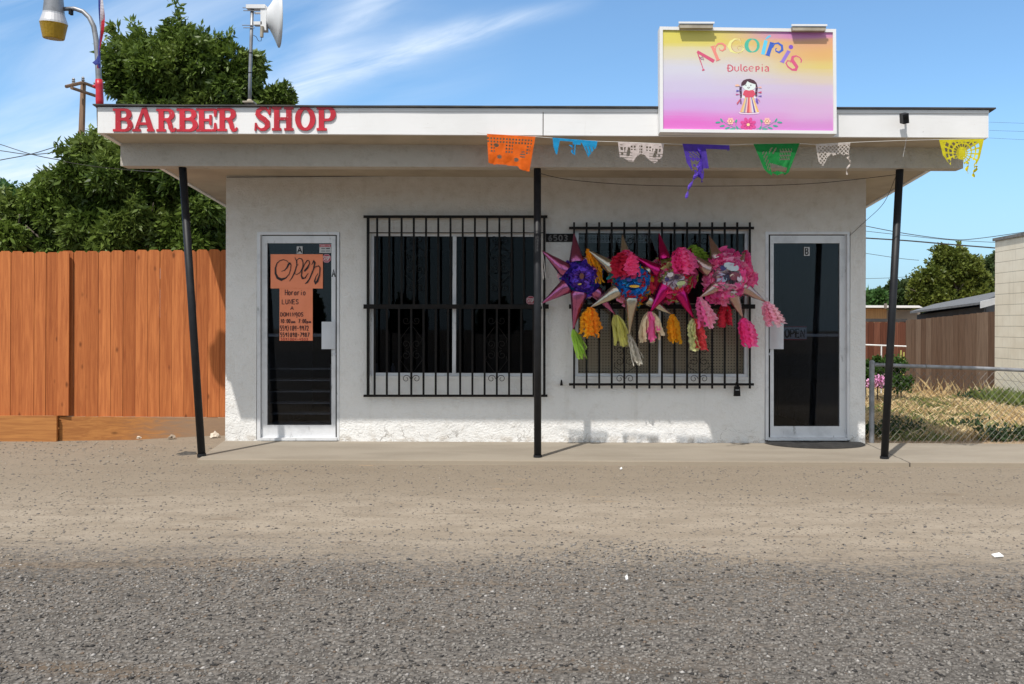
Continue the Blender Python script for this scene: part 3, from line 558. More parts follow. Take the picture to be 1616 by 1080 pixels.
# ------------------------------------------------------------ 2D stroke tools
def ribbon(g, pts, w, d, k=0, col=None, px=True, thick=0, dd=None):
    """pts in photo px on plane depth d; w px width or list; thick>0 -> solid going back"""
    n = len(pts); ws = w if isinstance(w, (list, tuple)) else [w]*n
    Lp, Rp = [], []
    for i in range(n):
        a_ = pts[max(i-1, 0)]; c_ = pts[min(i+1, n-1)]; dx, dy = c_[0]-a_[0], c_[1]-a_[1]; l = math.hypot(dx, dy) or 1
        nx, ny = -dy/l, dx/l; sc_ = 1.0
        if 0 < i < n-1:
            e1 = (pts[i][0]-a_[0], pts[i][1]-a_[1]); l1 = math.hypot(*e1) or 1; cosv = abs((-e1[1]/l1)*nx+(e1[0]/l1)*ny); sc_ = 1/max(cosv, .6)
        h = ws[i]*.5*sc_; Lp.append((pts[i][0]+nx*h, pts[i][1]+ny*h)); Rp.append((pts[i][0]-nx*h, pts[i][1]-ny*h))
    dz = d-.0006*k
    A = [P(*p, dz) for p in Lp]; B = [P(*p, dz) for p in Rp]
    if not thick:
        g.add(A+B, [(i, i+1, n+i+1, n+i) for i in range(n-1)], col=col)
    else:
        T_ = Vector((0, thick, 0)); v = A+B+[p+T_ for p in A]+[p+T_ for p in B]; f = []
        for i in range(n-1):
            f += [(i, i+1, n+i+1, n+i), (2*n+i, 3*n+i, 3*n+i+1, 2*n+i+1), (i, 2*n+i, 2*n+i+1, i+1), (n+i, n+i+1, 3*n+i+1, 3*n+i)]
        f += [(0, n, 3*n, 2*n), (n-1, 3*n-1, 4*n-1, 2*n-1)]
        g.add(v, f, col=col)
def fill(g, pts, d, k=0, col=None): g.poly([P(x, y, d-.0006*k) for x, y in pts], col=col)
def ell(cx, cy, rx, ry, n=20, a=0):
    ca_, sa_ = math.cos(a), math.sin(a); return [(cx+rx*math.cos(t)*ca_-ry*math.sin(t)*sa_, cy+rx*math.cos(t)*sa_+ry*math.sin(t)*ca_) for t in [2*math.pi*i/n for i in range(n)]]
def arc(cx, cy, rx, ry, a0, a1, n=12): return [(cx+rx*math.cos(R(a0+(a1-a0)*i/n)), cy+ry*math.sin(R(a0+(a1-a0)*i/n))) for i in range(n+1)]
# y up unit glyphs
G = {
 'A': [[(0, 0), (.5, 1), (1, 0)], [(.2, .38), (.8, .38)]],
 'B': [[(0.05, 0), (0.05, 1), (.6, .98), (.85, .78), (.6, .54), (.05, .52)], [(.5, .53), (.9, .36), (.85, .1), (.55, 0), (.05, 0)]],
 'D': [[(0.05, 0), (0.05, 1), (.55, .95), (.95, .6), (.9, .25), (.5, .02), (.05, 0)]],
 'E': [[(.95, 1), (.05, 1), (.05, 0), (.95, 0)], [(.05, .5), (.8, .5)]],
 'G': [[(.9, .8), (.5, 1), (.1, .65), (.3, .3), (.8, .35), (.85, .75)], [(.85, .75), (.8, -.35)]],
 'H': [[(0, 0), (0, 1)], [(1, 1), (1, 0)], [(0, .5), (1, .5)]],
 'I': [[(.5, 0), (.5, 1)]],
 'L': [[(.05, 1), (.05, 0), (.9, 0)]],
 'M': [[(0, 0), (.05, 1), (.5, .3), (.95, 1), (1, 0)]],
 'N': [[(.05, 0), (.05, 1), (.9, 0), (.9, 1)]],
 'O': [arc(.5, .5, .48, .5, 90, 450, 14)],
 'P': [[(.05, 0), (.05, 1), (.65, 1), (.92, .82), (.9, .62), (.6, .47), (.05, .47)]],
 'R': [[(.05, 0), (.05, 1), (.65, 1), (.92, .82), (.9, .62), (.6, .5), (.05, .5)], [(.5, .5), (.95, 0)]],
 'S': [[(.9, .85), (.6, 1), (.2, .95), (.08, .75), (.3, .55), (.75, .42), (.92, .25), (.7, .03), (.3, 0), (.05, .15)]],
 'T': [[(0, 1), (1, 1)], [(.5, 1), (.5, 0)]],
 'U': [[(.05, 1), (.05, .25), (.3, 0), (.7, 0), (.92, .25), (.92, 1)]],
 'W': [[(0, 1), (.25, 0), (.5, .7), (.75, 0), (1, 1)]],
 'o': [arc(.5, .32, .42, .32, 90, 450, 10)],
 'r': [[(.15, .65), (.2, 0)], [(.2, .4), (.5, .65), (.85, .6)]],
 'a': [arc(.45, .3, .38, .3, 40, 400, 10), [(.82, .62), (.85, 0)]],
 'i': [[(.5, .6), (.5, 0)], [(.48, .85), (.52, .9)]],
 'm': [[(0, .55), (.05, 0)], [(.05, .4), (.3, .6), (.48, .4), (.48, 0)], [(.48, .4), (.75, .6), (.95, .4), (.95, 0)]],
 'p': [[(.1, .6), (.1, -.35)], [(.1, .45), (.5, .62), (.85, .35), (.5, .05), (.1, .1)]],
 '0': [arc(.5, .5, .4, .5, 90, 450, 12)], '1': [[(.3, .8), (.55, 1), (.5, 0)]],
 '2': [[(.1, .8), (.4, 1), (.8, .85), (.7, .5), (.1, 0), (.95, 0)]],
 '3': [[(.1, .95), (.6, 1), (.85, .78), (.5, .54), (.85, .3), (.6, 0), (.1, .06)]],
 '4': [[(.25, 1), (.1, .45), (.85, .5)], [(.75, 1), (.7, 0)]],
 '5': [[(.85, 1), (.2, 1), (.15, .58), (.65, .6), (.88, .3), (.6, 0), (.1, .05)]],
 '6': [[(.8, .95), (.35, .75), (.1, .35), (.35, 0), (.75, .05), (.88, .3), (.6, .52), (.15, .4)]],
 '7': [[(.1, 1), (.9, 1), (.35, 0)]],
 '8': [arc(.5, .76, .3, .24, 90, 450, 10), arc(.5, .27, .38, .27, 90, 450, 10)],
 '9': [[(.8, .75), (.5, 1), (.15, .8), (.3, .52), (.8, .65), (.85, .9), (.7, 0)]],
 '-': [[(.1, .5), (.9, .5)]], ':': [[(.5, .7), (.5, .78)], [(.5, .15), (.5, .23)]], ')': [[(.2, 1.1), (.65, .5), (.2, -.1)]], ' ': [],
}
def write(g, s, x0, x1, y0, y1, d, w, col, k=0, slant=0, gap=.28):
    """text between px x0..x1, top y0, baseline y1"""
    n = len(s); cw = (x1-x0)/(n+(n-1)*gap)
    for i, ch in enumerate(s):
        xx = x0+i*cw*(1+gap)
        for j, st in enumerate(G[ch]):
            ribbon(g, [(xx+px*cw+slant*py*cw, y1-py*(y1-y0)) for px, py in st], w, d, k+j*.35, col)
# ------------------------------------------------------------ BARBER SHOP raised letters
m = pm('red letter enamel', s2l(196, 36, 52), s2l(165, 22, 38), 3, .35, bs=30, bstr=.1)
t = m.node_tree; b = t.nodes['Principled BSDF']; src = b.inputs['Base Color'].links[0].from_socket; vec, _ = pos(t)
t.links.new(mixc(t, ramp(t, tex(t, 'n', 60, 3, .6, vec), .70, .74), src, (.8, .55, .55)), b.inputs['Base Color']); M['red'] = m
def serif(ch):
    """strokes in height units, x measured from left, y up; returns list of (pts, widths or None)"""
    def au(pts, lo=.115, hi=.235):
        o = []
        for i in range(len(pts)):
            a_, c_ = pts[max(i-1, 0)], pts[min(i+1, len(pts)-1)]; dx, dy = c_[0]-a_[0], c_[1]-a_[1]; l = math.hypot(dx, dy) or 1; o.append(lo+(hi-lo)*abs(dy/l)**1.5)
        return o
    ar = lambda cx, cy, rx, ry, a, b, n=14: [(cx+rx*math.cos(R(a+(b-a)*i/n)), cy+ry*math.sin(R(a+(b-a)*i/n))) for i in range(n+1)]
    S = []; st = lambda x, w=.235: S.append(([(x, .06), (x, .94)], w)); bar = lambda x0, x1, y, w=.11: S.append(([(x0, y), (x1, y)], w))
    if ch == 'B':
        st(.22); bar(0, .42, .06); bar(0, .42, .945)
        p = [(.3, .945), (.48, .945)]+ar(.48, .745, .22, .2, 88, -88)+[(.3, .535)]; S.append((p, au(p))); p = [(.3, .53), (.5, .525)]+ar(.5, .29, .25, .232, 88, -88)+[(.3, .06)]; S.append((p, au(p)))
    elif ch == 'P':
        st(.2); bar(0, .42, .06); bar(0, .4, .945); p = [(.3, .945), (.48, .945)]+ar(.48, .70, .22, .245, 88, -88)+[(.3, .45)]; S.append((p, au(p)))
    elif ch == 'R':
        st(.2); bar(0, .4, .06); bar(0, .4, .945); p = [(.3, .945), (.46, .945)]+ar(.46, .74, .2, .205, 88, -88)+[(.3, .53)]; S.append((p, au(p)))
        p = [(.42, .53), (.53, .45), (.58, .3), (.6, .15), (.67, .05), (.76, .06), (.81, .17)]; S.append((p, [.13, .19, .21, .19, .15, .11, .07]))
    elif ch == 'E':
        st(.22); bar(0, .84, .945); bar(0, .84, .06); bar(.3, .6, .5, .12); S.append(([(.8, .93), (.8, .64)], [.17, .09])); S.append(([(.8, .07), (.8, .38)], [.17, .08])); S.append(([(.6, .72), (.6, .28)], .11))
    elif ch == 'A':
        S.append(([(.5, 1.0), (.80, .06)], [.20, .24])); S.append(([(.47, 1.0), (.14, .06)], [.12, .15])); bar(-.02, .34, .05); bar(.62, .94, .05); bar(.28, .68, .33, .12)
    elif ch == 'S':
        p = [(.64, .66), (.60, .82), (.48, .93), (.32, .93), (.17, .83), (.15, .70), (.25, .58), (.42, .48), (.55, .36), (.56, .20), (.45, .08), (.28, .06), (.14, .16), (.07, .34)]
        S.append((p, [.05, .08, .11, .14, .18, .21, .23, .24, .23, .20, .15, .11, .08, .05])); S.append(([(.67, .98), (.65, .66)], [.09, .06])); S.append(([(.05, .02), (.06, .34)], [.09, .06]))
    elif ch == 'H':
        st(.2); st(.72); [bar(a_, a_+.40, y) for a_ in (0, .52) for y in (.06, .945)]; bar(.3, .64, .5, .13)
    elif ch == 'O':
        p = ar(.42, .5, .31, .435, 90, 450, 26); S.append((p, au(p, .12, .24)))
    return S
bs = empty('barber_shop_lettering', P(353, 208, RF-.02), 'raised red serif letters reading BARBER SHOP fixed along the white fascia', 'sign')
LET = [('B', 178, 208, 171, 208), ('A', 209.5, 243, 170.5, 207.5), ('R', 246.5, 278, 171.5, 208), ('B', 278.5, 311, 171, 208), ('E', 309.5, 342, 171, 208), ('R', 342.5, 375, 170.5, 207.5), ('S', 401, 427, 168.5, 207), ('H', 429, 463, 168.5, 206.5), ('O', 465.5, 497.5, 168.5, 206.5), ('P', 499.5, 529.5, 168.5, 206.5)]
WID = {'B': .83, 'A': .94, 'R': .84, 'E': .87, 'S': .70, 'H': .92, 'O': .84, 'P': .80}
for ch, x0, x1, y0, y1 in LET:
    h = y1-y0; kx = (x1-x0)/(WID[ch]*h); g = MB()
    for j, (pts, ws) in enumerate(serif(ch)):
        w_ = [q_*h*.93 for q_ in ws] if isinstance(ws, list) else ws*h*.93
        ribbon(g, [(x0+px*h*kx, y1-py*h) for px, py in pts], w_, RF-.013, j*.6, thick=.0105)
    g.build('letter', M['red'], bs)
# ------------------------------------------------------------ candy shop sign board
SB = RF-.14
sign = empty('sign_board', P(1180, 210, SB), 'large pastel rainbow sign board with a braided doll picture above the fascia', 'sign')
cor = [P(1041, 42, SB), P(1319.5, 46, SB), P(1320.5, 211.5, SB), P(1041.5, 208.5, SB)]   # TL TR BR BL
def sb(u_, v_, dy=0): p = cor[0]*(1-u_)*(1-v_)+cor[1]*u_*(1-v_)+cor[2]*u_*v_+cor[3]*(1-u_)*v_; return p+Vector((0, dy, 0))
def sbox(g, u0, u1, v0, v1, y0, y1): g.hexa([sb(u0, v1, y0), sb(u1, v1, y0), sb(u1, v1, y1), sb(u0, v1, y1), sb(u0, v0, y0), sb(u1, v0, y0), sb(u1, v0, y1), sb(u0, v0, y1)])
g = MB(); fu, fv = .018, .030
sbox(g, 0, fu, 0, 1, 0, .13); sbox(g, 1-fu, 1, 0, 1, 0, .13); sbox(g, fu, 1-fu, 0, fv, .0005, .13); sbox(g, fu, 1-fu, 1-fv, 1, .0005, .13); g.build('frame', M['fascia'], sign)
m, t, b = newmat('printed rainbow panel'); vec, xyz = pos(t)
U_ = N(t, 'ShaderNodeMapRange'); t.links.new(xyz[0], U_.inputs[0]); U_.inputs[1].default_value = cor[0].x; U_.inputs[2].default_value = cor[1].x
V_ = N(t, 'ShaderNodeMapRange'); t.links.new(xyz[2], V_.inputs[0]); V_.inputs[1].default_value = cor[3].z; V_.inputs[2].default_value = cor[0].z
st_ = tex(t, 'n', 1, 4, .6, vec, stretch=(.9, 1, 26)); wv = tex(t, 'n', 1.5, 2, .5, vec)
vv = M_(t, 'ADD', V_.outputs[0], M_(t, 'MULTIPLY', M_(t, 'SUBTRACT', st_, .5), .10)); vv = M_(t, 'ADD', vv, M_(t, 'MULTIPLY', M_(t, 'SUBTRACT', wv, .5), .12))
def cramp(stops, f):
    n = N(t, 'ShaderNodeValToRGB'); e = n.color_ramp.elements; n.color_ramp.interpolation = 'EASE'
    while len(e) < len(stops): e.new(.5)
    for i, (p_, c_) in enumerate(stops): e[i].position = p_; e[i].color = s2l(*c_)
    t.links.new(f, n.inputs[0]); return n.outputs[0]
cl_ = cramp([(0, (240, 130, 215)), (.10, (240, 120, 212)), (.25, (222, 182, 236)), (.42, (220, 208, 236)), (.62, (226, 224, 236)), (.76, (236, 226, 190)), (.88, (238, 222, 105)), (1, (236, 222, 90))], vv)
cr_ = cramp([(0, (222, 110, 214)), (.05, (226, 150, 218)), (.22, (230, 186, 226)), (.42, (224, 204, 226)), (.52, (232, 214, 190)), (.62, (238, 214, 130)), (.74, (242, 190, 120)), (.86, (240, 180, 135)), (.93, (224, 140, 200)), (1, (210, 110, 215))], vv)
c = mixc(t, ramp(t, M_(t, 'ADD', U_.outputs[0], M_(t, 'MULTIPLY', M_(t, 'SUBTRACT', wv, .5), .4)), .2, .92), cl_, cr_); c = mixc(t, 1.0, c, (.80, .80, .82), 'MULTIPLY')
t.links.new(c, b.inputs['Base Color']); b.inputs['Roughness'].default_value = .4; M['rainbow'] = m
g = MB(); sbox(g, fu, 1-fu, fv, 1-fv, .012, .11); g.build('printed_panel', M['rainbow'], sign)
g = MB(); sbox(g, .02, .06, .85, .98, .131, .14); g.build('bracket', M['alu'], sign)
g = MB(); sbox(g, .93, .97, .85, .98, .131, .14); g.build('bracket', M['alu'], sign)
SF = SB+.012
Zt = lambda x, y: (1060+x/7.026, 40+y/7.026)
def stroke(col, pts, w, k=1, nm=None):
    g = MB(); q_ = [Zt(*p) for p in pts]; ws = [x/7.026 for x in w] if isinstance(w, list) else w/7.026; ribbon(g, q_, ws, SF, k, s2l(*col)); return g
def letter(*gs, name='letter'):
    g = MB()
    for x in gs: b0_ = len(g.v); g.v += x.v; g.f += [tuple(i+b0_ for i in f) for f in x.f]; g.c += x.c; g.r += x.r
    return g.build(name, M['ink'], sign)
pk = (212, 84, 120); sal = (236, 140, 128)
letter(stroke(pk, [(283, 292), (470, 402)], [30, 40]), stroke(pk, [(287, 305), (350, 488)], [12, 8], 2), stroke(pk, [(338, 500), (364, 492)], 16, 3), stroke((150, 80, 150), [(308, 350), (330, 378), (352, 372), (356, 388)], 6, 4), stroke((150, 80, 150), [(318, 365), (338, 348), (352, 360)], 5, 5))
letter(stroke(sal, [(450, 236), (515, 388)], [30, 34], 1), stroke(sal, [(430, 240), (480, 228)], 8, 1.5), stroke(sal, [(484, 300), (486, 240), (515, 205), (560, 203), (592, 228), (590, 262), (562, 284), (532, 272), (528, 252)], [10, 14, 16, 20, 24, 22, 14, 9, 6], 2), stroke(sal, [(492, 396), (538, 378)], 10, 3))
ye = (236, 232, 150); ol = (205, 140, 120); cp = [(768, 190), (752, 160), (700, 156), (655, 185), (636, 235), (658, 285), (710, 306), (765, 300), (796, 268), (788, 238), (758, 230), (738, 250), (744, 270)]
letter(stroke(ye, cp, [12, 14, 18, 28, 34, 26, 16, 14, 14, 12, 10, 8, 6], 1), stroke(ol, [(770, 190), (762, 150), (764, 185), (745, 155), (700, 165), (668, 200), (662, 245), (690, 290), (740, 308), (790, 290)], 3, 2), stroke(ol, [(740, 270), (730, 250), (745, 232), (775, 228), (800, 250)], 3, 3))
p = [(895+66*math.cos(a_), 225+72*math.sin(a_)) for a_ in [2*math.pi*i/24 for i in range(25)]]
letter(stroke((76, 186, 160), p, [8+22*abs(math.cos(2*math.pi*i/24))+(14 if 6 < i < 18 else 0)*abs(math.cos(2*math.pi*i/24)) for i in range(25)], 1))
letter(stroke((98, 205, 240), [(1046, 168), (1010, 325)], 40, 1), stroke((104, 196, 232), [(1042, 156), (1070, 130), (1098, 116)], [10, 24, 16], 1))
bl_ = (56, 98, 200)
letter(stroke(bl_, [(1112, 192), (1066, 332)], 42, 1), stroke(bl_, [(1118, 250), (1140, 205), (1180, 198), (1222, 228), (1226, 275), (1190, 302), (1155, 286), (1152, 262), (1168, 254)], [10, 14, 18, 24, 26, 20, 13, 9, 6], 2), stroke(bl_, [(1088, 190), (1135, 200)], 10, 3), stroke(bl_, [(1040, 325), (1088, 340)], 10, 3))
g2 = MB(); fill(g2, [Zt(*q_) for q_ in ell(1322, 242, 25, 24)], SF, 1, s2l(128, 84, 196)); letter(stroke((148, 120, 212), [(1298, 288), (1226, 408)], 38, 1), stroke((148, 120, 212), [(1278, 280), (1318, 296)], 9, 2), stroke((148, 120, 212), [(1200, 400), (1248, 418)], 9, 2), g2)
letter(stroke((216, 88, 130), [(1432, 416), (1440, 388), (1420, 358), (1380, 340), (1342, 352), (1335, 388), (1362, 426), (1388, 462), (1376, 494), (1335, 494), (1288, 460), (1268, 422), (1285, 394), (1316, 398), (1322, 420)], [12, 14, 10, 14, 26, 36, 38, 34, 28, 20, 16, 14, 12, 10, 6], 1))
dc = (214, 88, 108)
wd = []
def ds(pts, w=11): wd.append(stroke(dc, pts, w, 1+len(wd) % 3))
ds([(625, 440), (625, 510)], 14); ds([(610, 475), (645, 475)], 7); ds([(625, 438), (655, 442), (678, 465), (676, 492), (655, 508), (625, 511)], [7, 8, 12, 12, 8, 7])
ds([(700, 458), (700, 495), (718, 512), (740, 500), (742, 458)], [13, 12, 7, 8, 11]); ds([(768, 432), (768, 498), (784, 512)], [12, 12, 6])
ds([(838, 468), (822, 456), (802, 464), (796, 486), (810, 508), (834, 506), (840, 492), (824, 486)], [6, 7, 10, 13, 9, 7, 6, 5]); ds([(862, 484), (900, 484), (905, 468), (885, 455), (862, 466), (856, 488), (872, 510), (902, 506)], [5, 6, 7, 7, 9, 12, 8, 6])
ds([(936, 456), (936, 516)], 14); ds([(936, 462), (960, 456), (972, 472), (960, 490), (944, 488)], [6, 8, 11, 8, 5]); ds([(1004, 460), (1004, 514)], 13); ds([(1000, 436), (1008, 440)], 10)
ds([(1034, 466), (1052, 456), (1070, 466), (1074, 512)], [6, 8, 12, 12]); ds([(1072, 484), (1046, 486), (1034, 500), (1048, 513), (1072, 504)], [6, 7, 10, 8, 6])
letter(*wd, name='small_lettering')
# doll
Zd = lambda x, y: (1110+x/10.286, 110+y/10.286)
g = MB(); F2 = lambda pts, k, col: fill(g, [Zd(*q_) for q_ in pts], SF, k, s2l(*col)); S2 = lambda pts, w, k, col: ribbon(g, [Zd(*q_) for q_ in pts], [x/10.286 for x in w] if isinstance(w, list) else w/10.286, SF, k, s2l(*col))
F2([(630, 400), (660, 330), (840, 330), (850, 420), (860, 470), (620, 470)], 1, (232, 222, 232)); F2(ell(745, 250, 112, 92, 28), 2, (228, 238, 236))
F2([(612, 262), (618, 215), (650, 175), (700, 155), (760, 150), (820, 172), (862, 215), (882, 290), (850, 285), (846, 240), (800, 226), (740, 205), (716, 188), (690, 235), (655, 262)], 3, (78, 44, 60))
S2([(606, 275), (603, 340), (612, 400), (610, 460)], [38, 36, 34, 22], 4, (70, 42, 66)); S2([(868, 280), (862, 330), (856, 380), (858, 435)], [34, 34, 34, 28], 4, (70, 42, 66))
for y_ in (285, 345, 405): S2([(584, y_), (626, y_-6)], 5, 5, (150, 130, 180)); S2([(844, y_+10), (882, y_+6)], 5, 5, (190, 130, 160))
F2([(660, 345), (690, 330), (740, 342), (800, 330), (828, 350), (846, 410), (822, 422), (812, 450), (682, 452), (668, 420), (640, 410)], 5, (216, 78, 104))
cols_ = [(232, 180, 120), (222, 200, 150), (150, 140, 170), (236, 190, 190), (204, 74, 92), (240, 140, 120), (236, 176, 170), (214, 214, 226), (112, 76, 160), (232, 214, 180), (240, 184, 100)]
nn = len(cols_)
for i, c_ in enumerate(cols_):
    f0, f1 = i/nn, (i+1)/nn; F2([(680+132*f0, 450), (680+132*f1, 450), (595+310*f1, 690+10*math.sin(math.pi*f1)), (595+310*f0, 690+10*math.sin(math.pi*f0))], 4, c_)
F2([(570, 690), (640, 702), (740, 708), (840, 702), (915, 684), (900, 716), (740, 728), (590, 716)], 3.5, (240, 214, 232))
for pts, c_ in (([(600, 265), (560, 240), (518, 245), (520, 272), (560, 272)], (240, 190, 160)), ([(598, 345), (540, 328), (532, 360)], (96, 84, 180)), ([(600, 402), (528, 392), (528, 414)], (190, 80, 140)), ([(880, 292), (940, 272), (944, 302)], (240, 180, 170)), ([(876, 372), (944, 352), (944, 384)], (206, 70, 110)), ([(876, 432), (944, 418), (946, 442)], (104, 84, 176)), ([(600, 470), (540, 545), (552, 570), (600, 500)], (206, 90, 110)), ([(602, 470), (596, 550), (622, 556), (616, 480)], (120, 80, 130)), ([(862, 450), (850, 520), (880, 556), (894, 545), (880, 480)], (110, 84, 180)), ([(880, 470), (905, 490), (926, 536), (912, 520)], (220, 100, 120))): F2(pts, 5.5, c_)
for ex in (690, 771): F2(ell(ex, 253, 9, 8, 8), 6, (90, 60, 90))
S2([(712, 288), (735, 300), (758, 284)], 7, 6, (110, 60, 80)); S2([(735, 265), (728, 275)], 4, 6, (170, 130, 140))
g.build('doll_picture', M['ink'], sign)
g = MB(); gr_ = (66, 166, 146)
for k_ in range(8):
    a_ = R(k_*45+22); cx_, cy_ = 728+82*math.cos(a_), 895+72*math.sin(a_)
    if cy_ > 955: cy_ = 948
    F2(ell(cx_, cy_, 52, 30, 14, a_), 4+.1*k_, (222, 74, 150)); S2([(728+30*math.cos(a_), 895+28*math.sin(a_)), (728+80*math.cos(a_), min(895+70*math.sin(a_), 955))], 10, 6, (190, 50, 125))
F2(ell(728, 895, 26, 24, 16), 7, (250, 214, 160))
for s in (-1, 1):
    fx = lambda x: 738+s*(x-738) if s > 0 else 738-(x-738)
    mm = lambda pts: [(738+s*(x-738), y) for x, y in pts]
    S2(mm([(860, 968), (960, 945), (1080, 895), (1160, 840)]), [10, 10, 8, 5], 2, gr_); S2(mm([(930, 960), (950, 900), (930, 830)]), 7, 2, gr_)
    for (x, y, a_, l_) in ((1180, 825, -60, 38), (1240, 858, 5, 42), (1170, 915, 10, 42), (1085, 950, 20, 44), (945, 835, 55, 30), (925, 950, -70, 34), (1000, 965, 0, 46)):
        F2(ell(738+s*(x-738), y, l_, 15, 12, R(a_*s)), 3, gr_)
    cx_ = 738+s*(1035-738)
    for k_ in range(6): a_ = R(60*k_); F2(ell(cx_+34*math.cos(a_), 838+34*math.sin(a_), 26, 22, 12, a_), 4+.1*k_, (246, 190, 178))
    F2(ell(cx_, 838, 28, 26, 14), 5, (190, 130, 90)); F2(ell(cx_, 838, 17, 16, 12), 6, (250, 226, 190))
g.build('flower_garland', M['ink'], sign)
# lamps on top of the sign
M['lampbox'] = pm('weathered lamp housing', (.42, .37, .29), (.30, .26, .20), 8, .7)
for (x0, x1, yt, yb, lab) in ((1073, 1125, 37, 44.5, 'flat floodlight jutting from the left half of the sign board top'), (1251, 1303, 41, 48.5, 'flat floodlight jutting from the right half of the sign board top')):
    g = MB(); a_ = P(x0, yt, SB-.045); c_ = P(x1, yb, SB-.045); lo = empty('sign_floodlight', P((x0+x1)/2, yb, SB), lab, 'floodlight', 'floodlights on the sign board')
    g.hexa([(a_.x, SB-.045, c_.z), (c_.x, SB-.045, c_.z), (c_.x, SB+.07, c_.z+.004), (a_.x, SB+.07, c_.z+.004), (a_.x-.004, SB-.045, a_.z-.004), (c_.x+.004, SB-.045, a_.z-.004), (c_.x+.004, SB+.07, a_.z+.006), (a_.x-.004, SB+.07, a_.z+.006)]); hb = g.build('housing', M['lampbox'], lo)
    g = MB(); g.box((a_.x-.012, SB-.053, a_.z-.003), (c_.x+.012, SB-.046, a_.z+.012)); g.build('front_lip', M['fascia'], lo)
    g = MB(); xm = (a_.x+c_.x)/2; g.box((xm-.02, SB+.071, a_.z-.10), (xm+.02, SB+.085, a_.z)); g.build('arm', M['alu'], lo)
# camera on fascia
g = MB(); cm = empty('security_camera', P(1427, 200, RF-.02), 'small black security camera tilted on the right end of the fascia', 'camera')
c_ = P(1427, 187, RF-.09); rot = Matrix.Rotation(R(-12), 4, 'Y') @ Matrix.Rotation(R(20), 4, 'X')
vv_ = [c_+rot @ Vector((x, y, z)) for z in (-.042, .042) for x, y in ((-.026, -.035), (.026, -.035), (.026, .035), (-.026, .035))]
g.hexa(vv_); g.build('body', M['black'], cm); g = MB(); g.tube([c_+rot @ Vector((0, -.036, .01)), c_+rot @ Vector((0, -.041, .01))], .017, 14); g.build('lens', M['iron'], cm)
g = MB(); g.tube([c_+Vector((0, .02, -.03)), P(1429, 196, RF-.03), P(1429, 194, RF+.002)], .009, 8); g.build('mount', M['alu'], cm)
# ------------------------------------------------------------ paper notices, stickers
M['orange'] = pm('orange poster card', s2l(250, 150, 110), s2l(240, 140, 98), 3, .6)
PD = D+.035+.012
def paper(name, x0, y0, x1, y1, mat_, d=PD, wave=.004, parent=None):
    g = MB(); n_ = 8; vs = []; fs = []
    for j in range(n_+1):
        for i in range(n_+1):
            p = P(x0+(x1-x0)*i/n_, y0+(y1-y0)*j/n_, d); vs.append(p+Vector((0, wave*noise.noise((i*.5, j*.5, x0)), 0)))
    for j in range(n_):
        for i in range(n_): k = j*(n_+1)+i; fs.append((k, k+n_+1, k+n_+2, k+1))
    g.add(vs, fs); return g.build(name, mat_, parent)
op_ = empty('open_poster', P(468, 455, PD), 'orange card with OPEN hand-lettered in black script on the left door glass', 'poster')
paper('card', 427, 401.5, 509.5, 455.5, M['orange'], PD-.006, .002, op_)
Zo = lambda x, y: (400+x/11.543, 380+y/11.543); blk = s2l(34, 18, 18); g = MB()
def so_(pts, w, k=0): ribbon(g, [Zo(*q_) for q_ in pts], [x*1.45/11.543 for x in w] if isinstance(w, list) else w*1.45/11.543, PD-.010, k, blk)
so_([(505, 560), (560, 545), (605, 500), (640, 430), (660, 410), (684, 440), (678, 520), (650, 610), (590, 680), (510, 712), (440, 680), (402, 600), (400, 500), (430, 410), (490, 360), (550, 348), (610, 370), (645, 410)], [5, 10, 18, 24, 16, 10, 10, 10, 14, 34, 30, 24, 18, 14, 10, 9, 8, 6])
so_([(755, 305), (785, 370), (790, 450), (750, 580), (700, 680), (655, 740)], [5, 14, 14, 16, 14, 5]); so_([(785, 360), (830, 322), (880, 335), (905, 400), (895, 490), (850, 580), (790, 618), (745, 600)], [6, 10, 12, 12, 12, 10, 8, 6], 1); so_([(765, 490), (800, 440), (815, 440)], 9, 2)
so_([(925, 560), (980, 500), (1022, 420), (1015, 370), (980, 362), (930, 430), (885, 540), (872, 640), (895, 690), (940, 680), (1000, 590)], [20, 24, 12, 10, 10, 10, 14, 16, 22, 14, 6], 3)
so_([(1060, 440), (1105, 360), (1118, 400), (1095, 520), (1020, 700), (975, 765), (940, 785)], [6, 20, 18, 16, 16, 20, 8], 4); so_([(1080, 530), (1140, 470), (1190, 460), (1213, 500), (1205, 620), (1165, 740), (1125, 775), (1112, 740), (1140, 650), (1175, 600)], [6, 9, 12, 14, 14, 26, 30, 16, 10, 8], 5)
g.build('lettering', M['ink'], op_)
hp = empty('hours_poster', P(466, 538, PD), 'narrow orange card of handwritten opening hours below the open card', 'poster')
paper('card', 441, 455, 493.5, 538, M['orange'], PD-.002, .002, hp)
g = MB(); ik = s2l(60, 24, 30); pw = 1.05; dd_ = PD-.007
for (s_, x0, x1, y0, y1) in (('Horario', 450, 482, 457.5, 466), ('LUNES', 445, 471, 473, 480), ('A', 458.5, 463, 484, 489), ('DOMINGOS', 442.5, 478.5, 493.5, 499.5), ('10:00', 442.5, 458, 504, 510), ('am', 459.5, 465.5, 506, 510), ('7:00', 471, 483, 504, 510), ('pm', 484, 490.5, 506, 510), ('559)184-9972', 441.8, 487, 514.5, 522), ('559)898-7987', 442.2, 488, 525.5, 532)): write(g, s_, x0, x1, y0, y1, dd_, pw, ik, 0, .05)
write(g, '559)004-4503', 443, 486, 534, 537.5, dd_, .7, s2l(170, 40, 40))
g.build('lettering', M['ink'], hp)
M['stickw'] = pm('white sticker', (.55, .55, .55), (.48, .48, .48), 6, .5); M['stickr'] = pm('red sticker', s2l(190, 60, 80), s2l(170, 50, 70), 6, .5); M['stickp'] = pm('pale pink sticker', s2l(205, 150, 160), s2l(190, 135, 145), 6, .5)
